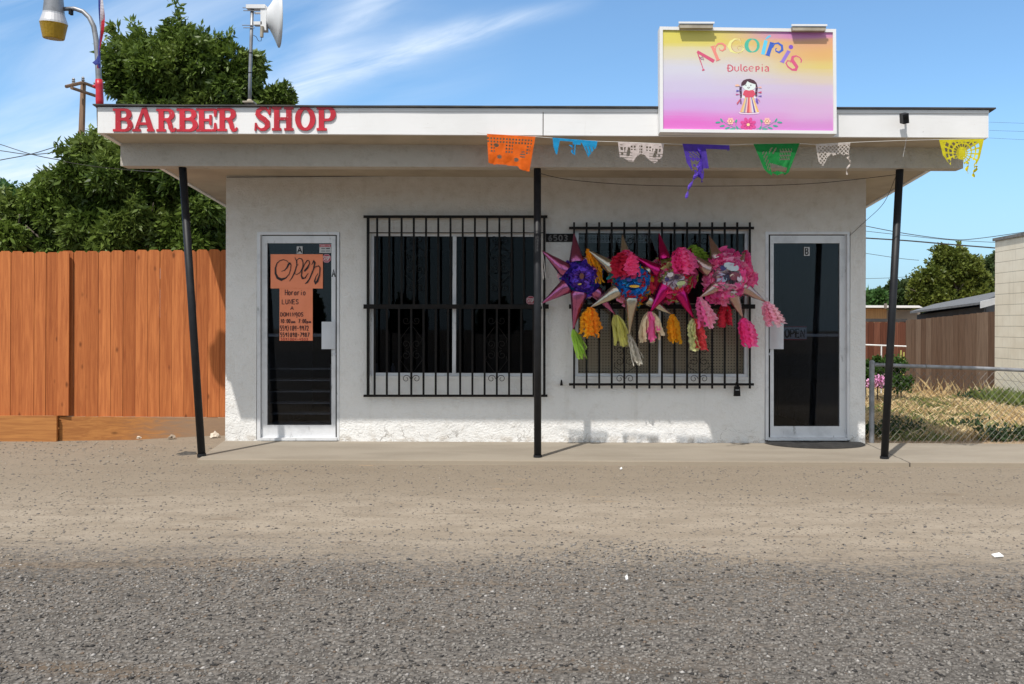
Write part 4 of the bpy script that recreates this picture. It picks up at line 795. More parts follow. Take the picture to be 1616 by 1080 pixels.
SD = PD-.003; K0 = s2l(20, 20, 22); Wc = s2l(225, 215, 215)
o = empty('letter_plate', P(473, 401, SD), 'white unit plate with a black A at the top of the left door glass', 'sign'); paper('plate', 468.3, 389, 477.5, 400.8, M['stickw'], SD, 0, o); g = MB(); write(g, 'A', 469.6, 476.2, 391, 399, SD-.003, 2.1, K0); g.build('lettering', M['ink'], o)
o = empty('letter_plate', P(1273, 404, SD), 'white unit plate with a black B at the top of the right door glass', 'sign'); paper('plate', 1268.7, 390, 1277.7, 404, M['stickw'], SD, 0, o); g = MB(); write(g, 'B', 1270.8, 1275.8, 392, 402, SD-.003, 1.7, K0); g.build('lettering', M['ink'], o)
g = MB(); write(g, 'A', 524.2, 528.8, 426, 437, D+.0335, 2, K0); tag(g.build('adhesive_letter', M['ink']), 'black adhesive letter A stuck on the right stile of the left door', 'letter')
o = empty('warning_sticker', P(513, 400, SD), 'small white notice with a red header in the corner of the left door glass', 'sticker'); paper('sheet', 504, 385.5, 522.5, 399.5, M['stickw'], SD, 0, o); g = MB()
fill(g, [(504.5, 386), (522, 386), (522, 390), (504.5, 390)], SD, 3, s2l(190, 60, 80)); write(g, 'WARNING', 506, 520.5, 387, 389.2, SD, .4, Wc, 5)
for yy in (392.5, 396.5): ribbon(g, [(507, yy), (513, yy)], .9, SD, 4, K0); ribbon(g, [(514.5, yy), (520.5, yy-.2)], 1.4 if yy < 394 else .8, SD, 4, K0)
g.build('print', M['ink'], o)
def stop(cx_, cy_, r, d, lab):
    o = empty('stop_sticker', P(cx_, cy_+r, d), lab, 'sticker', 'octagonal stop stickers')
    oc = lambda rr: [(cx_+rr*math.cos(R(22.5+45*i)), cy_+rr*math.sin(R(22.5+45*i))) for i in range(8)]
    g = MB(); fill(g, oc(r), d, 0); g.build('border', M['stickp'], o); g = MB(); fill(g, oc(r*.84), d, 3, s2l(176, 44, 66)); write(g, 'STOP', cx_-r*.66, cx_+r*.66, cy_-r*.42, cy_+r*.3, d, 1.0, Wc, 5); ribbon(g, [(cx_-r*.45, cy_+r*.55), (cx_+r*.45, cy_+r*.55)], .8, d, 5, Wc); g.build('print', M['ink'], o)
stop(515.5, 408, 7.2, SD, 'red octagonal STOP sticker on the left door glass below the small notice'); stop(837.5, 474.5, 7.5, D+.048, 'red octagonal STOP sticker on the left window glass beside the middle post')
g = MB(); M['oplate'] = pm('smoky sign plastic', (.8, .8, .85), (.7, .7, .74), 5, .4)
o = empty('open_sign', P(1254, 536, D+.065), 'grey OPEN sign edged in red hanging inside the right door glass', 'sign'); d_ = D+.065; paper('plate', 1236, 515, 1273, 537, M['oplate'], d_, 0, o); g = MB()
for pts in ([(1236, 515.8), (1273, 515.8)], [(1236, 536.2), (1273, 536.2)]): ribbon(g, pts, 1.8, d_, 2, s2l(210, 50, 70))
write(g, 'OPEN', 1239, 1270, 520, 532.5, d_, 2.4, s2l(6, 6, 8), 3); ribbon(g, [(1237, 517.6), (1272, 517.6)], .8, d_, 3, s2l(190, 190, 200)); g.build('lettering', M['ink'], o)
o = empty('number_plaque', P(882, 384, D-.01), 'black plaque with grey numbers 6503 on the wall between the two windows', 'sign'); g = MB(); g.pbox(861.5, 369, 905, 382, D-.012, .02); g.build('plaque', M['iron'], o); g = MB(); write(g, '6503', 865, 896, 371.5, 380, D-.0125, 2.0, s2l(96, 92, 90), 2); g.build('number', M['ink'], o)
# wall pipe stub, lock box, mat
g = MB(); p = P(886, 603, D); g.tube([p+Vector((0, .01, -.02)), p+Vector((0, -.03, -.02)), p+Vector((0, -.035, -.03))], .013, 10); g.tube([p+Vector((0, -.035, .025)), p+Vector((0, -.035, -.035))], [.006, .016], 10); tag(g.build('hose_tap', M['iron']), 'small dark tap on the white wall between the middle post and the right window', 'tap')
o = empty('lock_box', P(1163, 627, GD), 'small black key lock box hanging from the lower rail of the right window grille', 'lock box'); g = MB(); c_ = P(1163, 617, GD-.005)
g.hexa([c_+Vector((x, y, z)) for z, s in ((-.055, 1), (.045, .85)) for x, y in ((-.033*s, -.02), (.033*s, -.02), (.033*s, .018), (-.033*s, .018))]); g.build('body', M['iron'], o)
g = MB(); g.tube([c_+Vector((.018*math.cos(a_), 0, .045+.045*math.sin(a_))) for a_ in [math.pi*i/10 for i in range(11)]], .005, 8); g.build('shackle', M['iron'], o); g = MB(); g.box((c_.x-.02, c_.y-.024, c_.z+.008), (c_.x+.02, c_.y-.0205, c_.z+.012)); g.build('slot', M['alu'], o)
M['rubber'] = pm('black rubber', (.014, .013, .013), (.028, .026, .024), 14, .9, bs=80, bstr=.4)
g = MB(); c0, c1 = P(1206, 697, D-.02), P(1363, 697, D-.02); mx_ = (c0.x+c1.x)/2; rx = (c1.x-c0.x)/2; nn_ = 24
pts = [(mx_+rx*math.cos(math.pi*i/nn_), D-.02-.42*math.sin(math.pi*i/nn_)) for i in range(nn_+1)]; n_ = len(pts); ins = [(mx_+(x-mx_)*.93, (y-D)*.9+D-.01) for x, y in pts]
g.add([(x, y, .004) for x, y in pts]+[(x, y, .020) for x, y in ins], [(i, (i+1) % n_, (i+1) % n_+n_, i+n_) for i in range(n_)]+[tuple(range(n_, 2*n_))]); tag(g.build('door_mat', M['rubber']), 'black half-round rubber mat before the right door', 'door mat')
# cables on the facade
M['cable'] = pm('dark cable', (.03, .025, .02), (.05, .04, .03), 9, .7)
def line(name, pts, r, lab, cat='cable', m_=None, n=4, group=None, sm=10):
    out = []
    for i in range(len(pts)-1):
        p0 = pts[max(i-1, 0)]; p1 = pts[i]; p2 = pts[i+1]; p3 = pts[min(i+2, len(pts)-1)]
        for j in range(sm):
            t_ = j/sm; out.append(tuple(.5*((2*p1[k])+(-p0[k]+p2[k])*t_+(2*p0[k]-5*p1[k]+4*p2[k]-p3[k])*t_*t_+(-p0[k]+3*p1[k]-3*p2[k]+p3[k])*t_**3) for k in range(3)))
    out.append(pts[-1]); g = MB(); g.tube([P(*p) for p in out], r, n); return tag(g.build(name, m_ or M['cable']), lab, cat, group)
line('wall_cable', [(358, 280, D-.012), (480, 279, D-.012), (600, 278, D-.012), (720, 277, D-.012), (842, 279, D-.012)], .004, 'thin dark cable stapled along the top of the wall left of the middle post')
line('slack_cable', [(852, 274, 8.17), (900, 284, 8.3), (1000, 292, 8.45), (1130, 294, 8.45), (1280, 290, 8.35), (1414, 276, 8.17)], .0035, 'slack dark cable strung from the middle post to the right post')
line('corner_cable', [(1414, 278, 8.2), (1395, 320, 8.6), (1365, 350, 9.2), (1341, 372, D-.01)], .0025, 'hair-thin cable running from the right post down to the right door corner')
line('banner_string', [(752, 209, 7.73), (768, 211.5, 7.73), (845, 216, 7.73), (872, 218, 7.73), (943, 223, 7.73), (975, 224, 7.73), (1048, 227, 7.73), (1077, 228, 7.73), (1151, 229, 7.73), (1189, 227.6, 7.73), (1262, 227, 7.73), (1287, 228, 7.73), (1342, 225, 7.73), (1420, 222, 7.73), (1482, 220.5, 7.73), (1555, 218.5, 7.73)], .0022, 'thin white string holding the cut-paper flags under the fascia', 'string', pm('white string', (.7, .68, .64), None, 5, .8), sm=3)
line('loose_string', [(1430, 204, RF-.03), (1430, 220, 7.76), (1425, 248, 7.78)], .0016, 'short loose white thread hanging below the security camera', 'string', M['lace'], sm=4)
# ------------------------------------------------------------ papel picado
def flag(name, col, TL, TR, bot, keep, lab, amp=.014, cell=1.0, depth=7.722, band=3.5):
    """TL,TR photo px; bot(u)-> lowest y reached; keep(x,y,u,v)->bool with v = px below top edge"""
    W_ = TR[0]-TL[0]; nx = int(W_/cell); hmax = int(100/cell); vid = {}; g = MB(); base = s2l(*col); sd = TL[0]
    def vert(i, j):
        if (i, j) not in vid:
            u_ = i/nx; x, y = TL[0]+W_*u_, TL[1]+(TR[1]-TL[1])*u_+j*cell; sh = shear(u_, j*cell)
            dz = amp*(j*cell/40)*(noise.noise((u_*5, j*cell/26, sd))*1.5+.6*math.sin(u_*9+sd))
            vid[(i, j)] = len(g.v); g.v.append(tuple(P(x+sh, y, depth-abs(dz)*.6-dz*.5)))
        return vid[(i, j)]
    narrow = bot[1]; shear = lambda u_, v_: (narrow[0]*(1-u_)+narrow[1]*u_)*v_/40
    for i in range(nx):
        for j in range(hmax):
            u_ = (i+.5)/nx; v_ = (j+.5)*cell
            if v_ > bot[0](u_): break
            if v_ > band and not keep(u_*W_, v_, u_): continue
            g.f.append((vert(i, j), vert(i, j+1), vert(i+1, j+1), vert(i+1, j))); k_ = .92+.16*noise.noise((u_*9, v_/9, sd)); g.c.append((base[0]*k_, base[1]*k_, base[2]*k_, 1)); g.r.append(.5)
    o = g.build(name, M['tissue']); return tag(o, lab, 'paper flag', 'cut-paper flags on the string')
def lerp(xs_, ys_): return lambda u_: float(np.interp(u_, xs_, ys_))
def twist(x0, y0, x1, y1, col, w=5, turns=2.5, parent=None, d=7.715, name='streamer'):
    g = MB(); n_ = 22; vs = []
    for i in range(n_+1):
        f = i/n_; c_ = P(x0+(x1-x0)*f+1.5*math.sin(f*7), y0+(y1-y0)*f, d); a_ = f*turns*math.pi; r_ = w/2*FPX**-1*d*(1-.4*f); vs += [c_+Vector((math.cos(a_)*r_, math.sin(a_)*r_, 0)), c_-Vector((math.cos(a_)*r_, math.sin(a_)*r_, 0))]
    g.add(vs, [(2*i, 2*i+2, 2*i+3, 2*i+1) for i in range(n_)], col=s2l(*col)); o = g.build(name, M['tissue'], parent); return o
# streamers must share the flag's own frame: flags are top-level meshes whose location is their base, so children verts are offset by rootloc
def grid_holes(x, v, px=5, py=5, hx=3, hy=3): return not (x % px < hx and v % py < hy)
ora = flag('paper_flag', (250, 112, 20), (768.5, 211.5), (845, 216), (lerp([0, .15, .2, .7, .75, .85, 1], [46, 48, 47, 48, 52, 54, 55]), (2, -7)), lambda x, v, u_: (grid_holes(x, v, 5, 5, 3, 3) if (5 < v < 14 and u_ < .95) or (12 < v < 30 and (u_ < .16 and u_ > .05 or .38 < u_ < .55 or .84 < u_ < .93)) else not ((((x-14)/5)**2+((v-17)/3.5)**2 < 1) or (((x-20)/4)**2+((v-35)/3)**2 < 1) or (((x-60)/5)**2+((v-30)/6)**2 < 1 and int(v) % 4 < 2) or (((x-50)/4)**2+((v-38)/3)**2 < 1))), 'orange cut-paper flag with rows of square holes left of the middle post')
blu = flag('paper_flag', (30, 160, 220), (872, 217.5), (943, 223), (lerp([0, .16, .17, .45, .46, .62, .63, .7, .82, .88, 1], [26, 26, 4, 4, 24, 24, 10, 10, 26, 26, 26]), (4, -8)), lambda x, v, u_: (v < 26*(1-abs(u_-.06)/.1)+4 if u_ < .18 else (v < 8 or x % 5 < 1.6) and not (v > 8 and u_ > .56) if u_ < .63 else v < 4+(26-4)*(1-abs(u_-.85)/.2) and not ((v > 9 and v < 20) and (x-v*.5) % 6 < 1.6)), 'small torn blue cut-paper flag just right of the middle post')
twist(900, 229, 907, 246, (30, 150, 215), 5, 1.5, blu)
wh1 = flag('paper_flag', (226, 212, 208), (975, 224), (1048, 227.5), (lerp([0, .12, .2, .32, .40, .5, .6, .7, .84, .92, 1], [24, 26, 30, 30, 22, 17, 19, 26, 31, 28, 20]), (5, -6)), lambda x, v, u_: not (((.13 < u_ < .26 or .76 < u_ < .88) and 8 < v < 22 and (x+v*.3) % 9 < 5.5) or ((u_ < .09 and u_ > .04 or .90 < u_ < .95) and v % 8 < 5) or (.27 < u_ < .40 and v < 12 and grid_holes(x, v, 5, 5, 3, 3) is False) or (.60 < u_ < .73 and v < 12 and grid_holes(x, v, 5, 5, 3, 3) is False) or (.46 < u_ < .55 and (x % 4 < 2.6 and v % 4.5 < 2.8)) or (v > 15 and v % 4 < 1.1 and (u_ < .3 or u_ > .7))), 'white cut-paper flag with a scalloped lower edge between the blue and purple flags')
pur = flag('paper_flag', (88, 62, 176), (1077, 227), (1151, 229.5), (lerp([0, .1, .2, .3, .34, .36, .48, .5, .9, 1], [30, 45, 52, 56, 50, 38, 38, 8, 8, 9]), (9, 3)), lambda x, v, u_: (u_ > .94 and x % 2 < 1) or v < 7 or (u_ < .49 and not ((.1 < u_ < .33 and ((12 < v < 22 and ((x-v) % 6 < 3)) or (25 < v < 46 and (v % 9 < 5.5 or x % 7 < 3)))))), 'purple torn cut-paper flag with a long twisted tail below the sign board', band=4)
twist(1104, 232, 1107, 288, (92, 62, 190), 9, 1.6, pur); twist(1103, 262, 1082, 313, (112, 84, 205), 8, 3.2, pur)
grn = flag('paper_flag', (28, 140, 66), (1189, 227.5), (1262, 226.5), (lerp([0, .1, .22, .3, .5, .75, .85, 1], [40, 46, 50, 46, 50, 47, 50, 46]), (17, -15)), lambda x, v, u_: not ((.26 < u_ < .88 and 30+(u_-.26)*14 < v < 43+(8*abs(u_-.5))) or (.12 < u_ < .24 and 12 < v < 42 and (x+v) % 6 < 2.4) or (.58 < u_ < .88 and 8 < v < 26 and ((x-v*.7) % 5 < 1.8 or v % 6 < 1.8)) or (.3 < u_ < .5 and 6 < v < 16 and (x+v*.8) % 8 < 3)), 'green cut-paper flag with a large slit near its lower edge')
def lat(x, v): return ((x+v) % 6.4 < 2.2) or ((x-v) % 6.4 < 2.2)
wh2 = flag('paper_flag', (222, 212, 204), (1287, 228.5), (1342, 225.5), (lerp([0, .1, .16, .3, .45, .5, .7, .85, 1], [26, 34, 34, 22, 15, 19, 16, 19, 19]), (7, -6)), lambda x, v, u_: lat(x, v) or u_ < .05 or (.3 < u_ < .55 and v > 14), 'white lattice cut-paper flag with a dangling shred between the green and yellow flags', band=2.5)
twist(1337, 242, 1341, 254, (226, 216, 208), 5, 1.5, wh2); twist(1341, 253, 1336, 276, (226, 216, 208), 4, 2, wh2)
def fan(x, v): rr_ = math.hypot((x-36)/1.05, v-22); a_ = math.atan2(v-22, x-36); return rr_ < 7 or rr_ % 7.5 < 2.6 or (a_*7) % 2.2 < .75
yel = flag('paper_flag', (228, 218, 40), (1482, 221), (1553, 219.5), (lerp([0, .08, .16, .2, .3, .5, .62, .65, .8, .9, 1], [24, 34, 40, 30, 30, 32, 44, 40, 30, 48, 30]), (10, -9)), lambda x, v, u_: fan(x, v) or u_ < .08 or u_ > .93 or (.2 < u_ < .3 and v > 30), 'yellow cut-paper flag with a fan pattern at the right end of the string')
twist(1526, 256, 1527, 274, (232, 220, 50), 6, 1.5, yel); twist(1540, 262, 1536, 280, (232, 220, 50), 7, 2.2, yel)
# ------------------------------------------------------------ piñatas
FO = {'mauve': foil('mauve foil', (.52, .15, .32, 1)), 'silver': foil('champagne foil', (.62, .56, .46, 1)), 'mag': foil('magenta foil', (.66, .02, .20, 1), .2), 'rose': foil('rose foil', (.60, .42, .38, 1), .25), 'purple': foil('purple foil', (.12, .05, .42, 1), .25), 'bluef': foil('blue foil', (.03, .26, .62, 1), .25), 'pinkf': foil('pale printed foil', (.50, .42, .50, 1), .3)}
def pinata(name_label, cx, cy, rpx, d, cones, foilname, centre, ringcols, tassels_front=(), inner=None, ni=3, seed=1):
    inner = inner or ringcols
    rg = random.Random(seed); c = P(cx, cy, d); k = d/FPX; r = rpx*k
    root = empty('star_pinata', c, name_label, 'piñata', 'star piñatas hanging on the right window grille')
    g = MB(); g.lathe(c+Vector((0, -r*.55, 0)), (0, 1, 0), [(0, .001), (.02*r, r*.45), (.25*r, r*.8), (.6*r, r*.9), (1.0*r, r*.75), (1.2*r, r*.3), (1.22*r, .001)], 24, col=s2l(*ringcols[0])); g.build('body', M['crepe'], root, smooth=True)
    # ruffles: crumpled petals in rings around the body, facing outward / viewer
    g = MB()
    for ring in range(8):
        n_ = 22+ring*3; rr = r*(.36+.080*ring); yy = -r*(.66-.10*ring)
        for i in range(n_):
            a = 2*math.pi*(i+rg.random()*.8)/n_; p0 = c+Vector((math.cos(a)*rr, yy+rg.uniform(-.06, .06)*r, math.sin(a)*rr)); 
            pal = inner if ring < ni else ringcols; sect = int((math.sin(a*2.3+seed*1.7+ring*.2)+math.sin(a*4.1+seed))*1.6+seed+9) % len(pal); rr *= 1+.07*math.sin(a*3+seed)+rg.uniform(-.05, .05)
            cc = s2l(*pal[sect if rg.random() < .8 else rg.randrange(len(pal))]); out = Vector((math.cos(a), rg.uniform(-1.3, -.1), math.sin(a))).normalized(); side = Vector((-math.sin(a), rg.uniform(-.5, .5), math.cos(a))).normalized()
            s_ = r*rg.uniform(.12, .23); nrm = out.cross(side); m_ = 5; vs = []
            for q_ in range(m_):
                f = q_/(m_-1)-.5; wv_ = math.sin(f*11+rg.random()*4)*s_*.5
                vs.append(p0+side*f*s_*1.3+nrm*wv_*.4); vs.append(p0+side*f*s_*(1.9+rg.random()*.5)+out*s_*rg.uniform(.8, 1.25)+nrm*wv_)
            v_ = rg.uniform(.85, 1.5); g.add(vs, [(2*q_, 2*q_+2, 2*q_+3, 2*q_+1) for q_ in range(m_-1)], col=(cc[0]*v_, cc[1]*v_, cc[2]*v_, 1))
    g.build('ruffle', M['crepe'], root)
    # centre rosette of foil / print
    g = MB(); cc_ = c+Vector((0, -r*.62, 0)); n_ = 30; ctr_ = cc_+Vector((r*.02, -.02*r, r*.03)); vs = [ctr_]; fs = []
    for ring, (rr, dy) in enumerate(((.18, -.06), (.36, -.14), (.52, -.10), (.62, .05))):
        for i in range(n_):
            a = 2*math.pi*i/n_; q_ = rg.uniform(.93, 1.07)*(1+.06*math.sin(i*3)); vs.append(cc_+Vector((math.cos(a)*rr*r*q_, dy*r+rg.uniform(-.035, .035)*r, math.sin(a)*rr*r*q_*centre[1])))
    for i in range(n_): fs.append((0, 1+i, 1+(i+1) % n_))
    for ring in range(3):
        for i in range(n_): a_ = 1+ring*n_; fs.append((a_+i, a_+n_+i, a_+n_+(i+1) % n_, a_+(i+1) % n_))
    g.add(vs, fs); g.build('rosette', FO[centre[0]], root)
    if len(centre) > 2:
        g = MB()
        for (ox, oz, sx, sz, col, an) in centre[2]:
            p = cc_+Vector((ox*r, -r*.2, oz*r)); g.poly([p+Vector((math.cos(t_)*sx*r*math.cos(an)-math.sin(t_)*sz*r*math.sin(an), -.03*r*math.cos(t_*2), math.cos(t_)*sx*r*math.sin(an)+math.sin(t_)*sz*r*math.cos(an))) for t_ in [2*math.pi*i/9 for i in range(9)]], col=s2l(*col))
        g.build('print', M['ink'], root)
    for ci, (tx, ty, bx, by, wb, ddt, tas) in enumerate(cones):
        tip = P(tx, ty, d+ddt); base = P(bx+(cx-bx)*.10, by+(cy-by)*.10, d-.055+ddt*.3); ax = tip-base; ln = ax.length
        g = MB(); br_ = wb*k*.52; n_ = 18
        prof = [(-.03, br_*.9), (0, br_)]+[(ln*f, br_*(1-f)+.004*f+.0012*math.sin(f*17+ci)) for f in (.2, .4, .6, .8, 1.0)]+[(ln*1.005, .0005)]
        g.lathe(base, ax, prof, n_); co = g.build('cone', FO[foilname] if foilname in FO else FO['silver'], root, smooth=True)
        if tas: tassel(tas, tip, k, co, d, rg)
    for tas, x, y, dd2 in tassels_front: tassel(tas, P(x, y, d+dd2), k, root, d, rg)
    return root
def tassel(tas, tip, k, parent, d, rg):
    cols, dx, dy, wbot, style = tas
    g = MB(); n_ = 42 if style != 'thin' else 7; L_ = dy*k
    for i in range(n_):
        a = rg.random()*6.283; rad = math.sqrt(rg.random()); ex = (dx+math.cos(a)*rad*wbot*.5)*k; ey = math.sin(a)*rad*wbot*.3*k; ll = L_*rg.uniform(.62, 1.08); m_ = 10; vs = []; sw = wbot*k*rg.uniform(.10, .2); ph = rg.random()*6; crl = rg.uniform(-.06, .06)*wbot*k; crl2 = rg.uniform(-.08, .08)*wbot*k
        th = rg.random()*3.14; sd = Vector((math.cos(th), math.sin(th), 0)); c = s2l(*cols[min(int((math.cos(a)*rad*.5+.5)*len(cols)), len(cols)-1)]); v_ = rg.uniform(.9, 1.4)
        for q_ in range(m_+1):
            f = q_/m_; bulge = math.sin(min(f*3.2+.15, 1.571)); p = tip+Vector(((ex-dx*k)*bulge*(.85+.15*f)+dx*k*f, ey*bulge, .006-ll*f)); zig = (1 if q_ % 2 else -1)*sw*(.35 if style == 'ruff' else .08)
            p = p+sd*zig+Vector((crl*f*f*3+crl2*math.sin(f*6+ph), zig*.6+crl2*math.cos(f*5+ph), 0)); wv = sw*(.35+.65*bulge)*(1.3 if style == 'ruff' else 1); vs += [p+sd*wv*.5, p-sd*wv*.5]
        g.add(vs, [(2*q_, 2*q_+2, 2*q_+3, 2*q_+1) for q_ in range(m_)], col=(c[0]*v_, c[1]*v_, c[2]*v_, 1))
    return g.build('tassel', M['crepe'], parent)
PZ = 9.02
YO, LG, PY, GW, PKc, CRM, COR, LP, HP = (246, 178, 40), (176, 214, 90), (226, 222, 130), (206, 200, 186), (240, 110, 170), (232, 214, 180), (236, 96, 100), (244, 176, 200), (240, 70, 150)
pinata('mauve-coned star piñata with a purple foil middle, leftmost of the four', 917, 439, 31, PZ,
   [(855, 395.5, 888, 424, 23, -.05, (([225, 220, 215],)*1, 3, 45, 9, 'thin')), (855, 479, 889, 455, 23, -.05, (([225, 220, 215],)*1, -3, 50, 8, 'thin')), (906, 369, 909, 408, 23, .03, None), (904.5, 521, 913, 468, 26, -.03, ([LG], 13, 44, 16, 'fine')), (972, 498, 944, 464, 20, .02, ([PY], 9, 48, 22, 'fine')), (962, 405, 940, 425, 18, .06, None)],
   'mauve', ('purple', .92, [(0, .05, .12, .16, (120, 70, 60), 0), (-.25, -.2, .12, .06, (90, 60, 200), .5), (.25, -.25, .14, .06, (110, 70, 190), -.4), (-.1, -.35, .1, .05, (220, 190, 90), .2)]), [(40, 150, 190), (200, 205, 60), (60, 160, 190), (96, 60, 190), (225, 180, 190), (30, 140, 180)], inner=[(96, 60, 190), (70, 50, 170), (110, 76, 210), (84, 50, 160)], ni=5, seed=1)
pinata('champagne-coned star piñata with a blue and red ruffled middle', 997, 446, 33, PZ-.03,
   [(927, 394, 962, 420, 22, -.04, ([YO], 18, 52, 16, 'ruff')), (931, 486, 968, 462, 22, -.08, ([YO, (240, 150, 40)], 1, 46, 27, 'ruff')), (982, 371, 986, 402, 20, .03, None), (993, 529, 997, 478, 22, -.02, ([GW], 14, 46, 13, 'ruff')), (1061, 497, 1028, 478, 18, .02, ([YO], 6, 44, 20, 'ruff')), (1050, 400, 1025, 425, 18, .06, None)],
   'silver', ('bluef', .6, [(.05, -.22, .25, .07, (240, 190, 60), 0), (.3, .05, .12, .1, (110, 60, 110), 0), (-.2, .1, .14, .1, (60, 90, 190), 0)]), [(40, 150, 210), (214, 50, 60), (244, 170, 40), (60, 170, 180), (226, 60, 90), (236, 190, 80), (230, 150, 180)],
   tassels_front=[(([(214, 44, 80), (240, 90, 150)], 2, 42, 44, 'ruff'), 988, 396, -.22)], inner=[(40, 140, 220), (40, 140, 220), (214, 50, 60), (50, 120, 200)], ni=4, seed=2)
pinata('hot pink coned star piñata with a red, pink and olive ruffled middle', 1061, 443, 37, PZ-.01,
   [(1040, 368, 1047, 402, 19, .03, None), (991, 400, 1033, 425, 21, -.05, None), (1026, 493, 1049, 455, 27, -.12, ([CRM, PKc, CRM], 2, 46, 34, 'fine')), (1095.5, 504, 1073, 462, 23, -.10, ([(222, 224, 170), COR], 6, 48, 28, 'ruff')), (1094, 388, 1082, 410, 16, .05, ([(150, 180, 70)], 7, 32, 32, 'ruff'))],
   'mag', ('pinkf', .8, [(-.2, .2, .14, .1, (230, 226, 230), .3), (-.35, .0, .1, .09, (70, 60, 120), .3), (.05, .1, .1, .1, (60, 40, 70), 0), (.25, -.15, .2, .1, (190, 210, 150), .2)]), [(206, 40, 80), (236, 90, 150), (200, 205, 140), (214, 50, 80), (230, 100, 160), (150, 160, 80), (226, 60, 120)],
   tassels_front=[(([HP, PKc], 4, 40, 36, 'ruff'), 1075, 392, -.22)], seed=3)
pinata('rose-silver coned star piñata with all-pink ruffles, rightmost of the four', 1147, 438, 42, PZ-.04,
   [(1078, 396, 1114, 424, 23, -.05, None), (1104, 470, 1131, 452, 22, -.14, ([PKc, LP], 12, 46, 24, 'ruff')), (1119, 372, 1129, 402, 21, .03, None), (1177, 396, 1170, 410, 14, .05, ([HP, PKc], 1, 32, 18, 'ruff')), (1173, 503, 1156, 466, 22, -.05, ([HP, PKc], 12, 44, 26, 'ruff')), (1209, 477, 1176, 456, 21, -.03, ([LP, (250, 205, 215)], 15, 38, 26, 'ruff')), (1143, 480, 1143, 466, 18, .09, ([(220, 60, 84)], 0, 36, 26, 'ruff'))],
   'rose', ('pinkf', .85, [(0, .35, .3, .15, (200, 215, 225), -.3), (-.3, .3, .12, .1, (70, 70, 130), 0), (-.15, -.05, .13, .12, (50, 50, 80), 0), (.12, .0, .2, .16, (140, 70, 90), 0), (.02, .02, .08, .09, (236, 220, 200), 0), (-.28, -.12, .12, .1, (160, 190, 210), .3), (.3, -.08, .1, .12, (220, 210, 225), 0), (0, -.25, .08, .1, (30, 30, 40), 0)]), [(238, 100, 165), (246, 150, 190), (236, 90, 160), (244, 130, 180), (250, 170, 205)], seed=4)
# ------------------------------------------------------------ fences
def board_fence(root, name, x0, x1, d0, d1, ztop, zbot, bw, m_, ears=True, jit=.008, thick=.018, gap=.004, seed=3, jag=.006):
    rg = random.Random(seed); g = MB(); n_ = int(abs(Vector((x1, d1))-Vector((x0, d0)) if False else math.hypot(x1-x0, d1-d0))/bw); ux, uy = (x1-x0)/math.hypot(x1-x0, d1-d0), (d1-d0)/math.hypot(x1-x0, d1-d0); nx, ny = -uy, ux
    for i in range(n_+1):
        f = (i+.5)/(n_+1); s0 = (i+rg.uniform(0, .006))*bw+gap/2; s1 = (i+1-rg.uniform(0, .012))*bw-gap/2; off_ = rg.uniform(-jit, jit)*.5; zt = ztop[0]*(1-f)+ztop[1]*f+rg.uniform(-jag, jag); zb = zbot[0]*(1-f)+zbot[1]*f; lean = rg.uniform(-.0008, .0008)
        def q_(s, z, t_): return (x0+ux*(s+lean*z)+nx*(off_+t_), d0+uy*(s+lean*z)+ny*(off_+t_), z)
        e = .022 if ears else 0; prof = [(s0, zb), (s1, zb), (s1, zt-e), (s1-e, zt), (s0+e, zt), (s0, zt-e)] if ears else [(s0, zb), (s1, zb), (s1, zt), (s0, zt)]
        m2 = len(prof); vs = [q_(s, z, 0) for s, z in prof]+[q_(s, z, thick) for s, z in prof]
        g.add(vs, [tuple(range(m2)), tuple(reversed(range(m2, 2*m2)))]+[(j, j+m2, (j+1) % m2+m2, (j+1) % m2) for j in range(m2)], rnd=rg.random())
    return g.build(name, m_, root)
cf = empty('wooden_fence', P(200, 690, 9.7), 'new orange stained dog-ear board fence with a wide kickboard left of the shop', 'fence')
pA0 = P(-95, 690, 9.50); pA1 = P(92, 690, 9.52); pB0 = P(95.5, 690, 9.56); pB1 = P(352, 690, 9.80)
zt_l, zt_r = P(0, 397, 9.5).z, P(350, 393.5, 9.8).z; zk_l, zk_r = P(0, 656, 9.5).z, P(350, 659.5, 9.8).z; zb_ = GZ+.0
board_fence(cf, 'board_panel', pA0.x, pA1.x, 9.50, 9.52, (zt_l, zt_l), (zk_l, zk_l), .1245, M['cedar'], seed=5, gap=.0025)
board_fence(cf, 'board_panel', pB0.x, -3.385, 9.56, 9.84, (zt_l+.012, zt_r), (zk_l-.01, zk_r), .1262, M['cedar'], seed=8, gap=.0025)
g = MB(); g.box((pA0.x, 9.475, -.06), (pA1.x+.005, 9.51, zk_l+.0)); g.build('kickboard', M['kick'], cf)
g = MB(); g.hexa([(pB0.x, 9.535, -.05), (-3.376, 9.79, -.05), (-3.376, 9.825, -.05), (pB0.x, 9.57, -.05), (pB0.x, 9.535, zk_l-.012), (-3.376, 9.79, zk_r-.002), (-3.376, 9.825, zk_r-.002), (pB0.x, 9.57, zk_l-.012)], rnd=.2); g.build('kickboard', M['kick'], cf)
g = MB()
for z in (.45, 1.2, 1.85): g.box((pA0.x, 9.545, z), (pA1.x, 9.585, z+.09)); g.hexa([(pB0.x, 9.60, z), (pB1.x, 9.84, z), (pB1.x, 9.88, z), (pB0.x, 9.64, z), (pB0.x, 9.60, z+.09), (pB1.x, 9.84, z+.09), (pB1.x, 9.88, z+.09), (pB0.x, 9.64, z+.09)])
g.build('back_rail', M['kick'], cf)
for x, y in ((pA1.x-.05, 9.60), (-3.75, 9.93), (pA0.x, 9.6)):
    g = MB(); g.box((x-.045, y, -.1), (x+.045, y+.09, 1.98)); g.build('fence_post', M['kick'], cf)
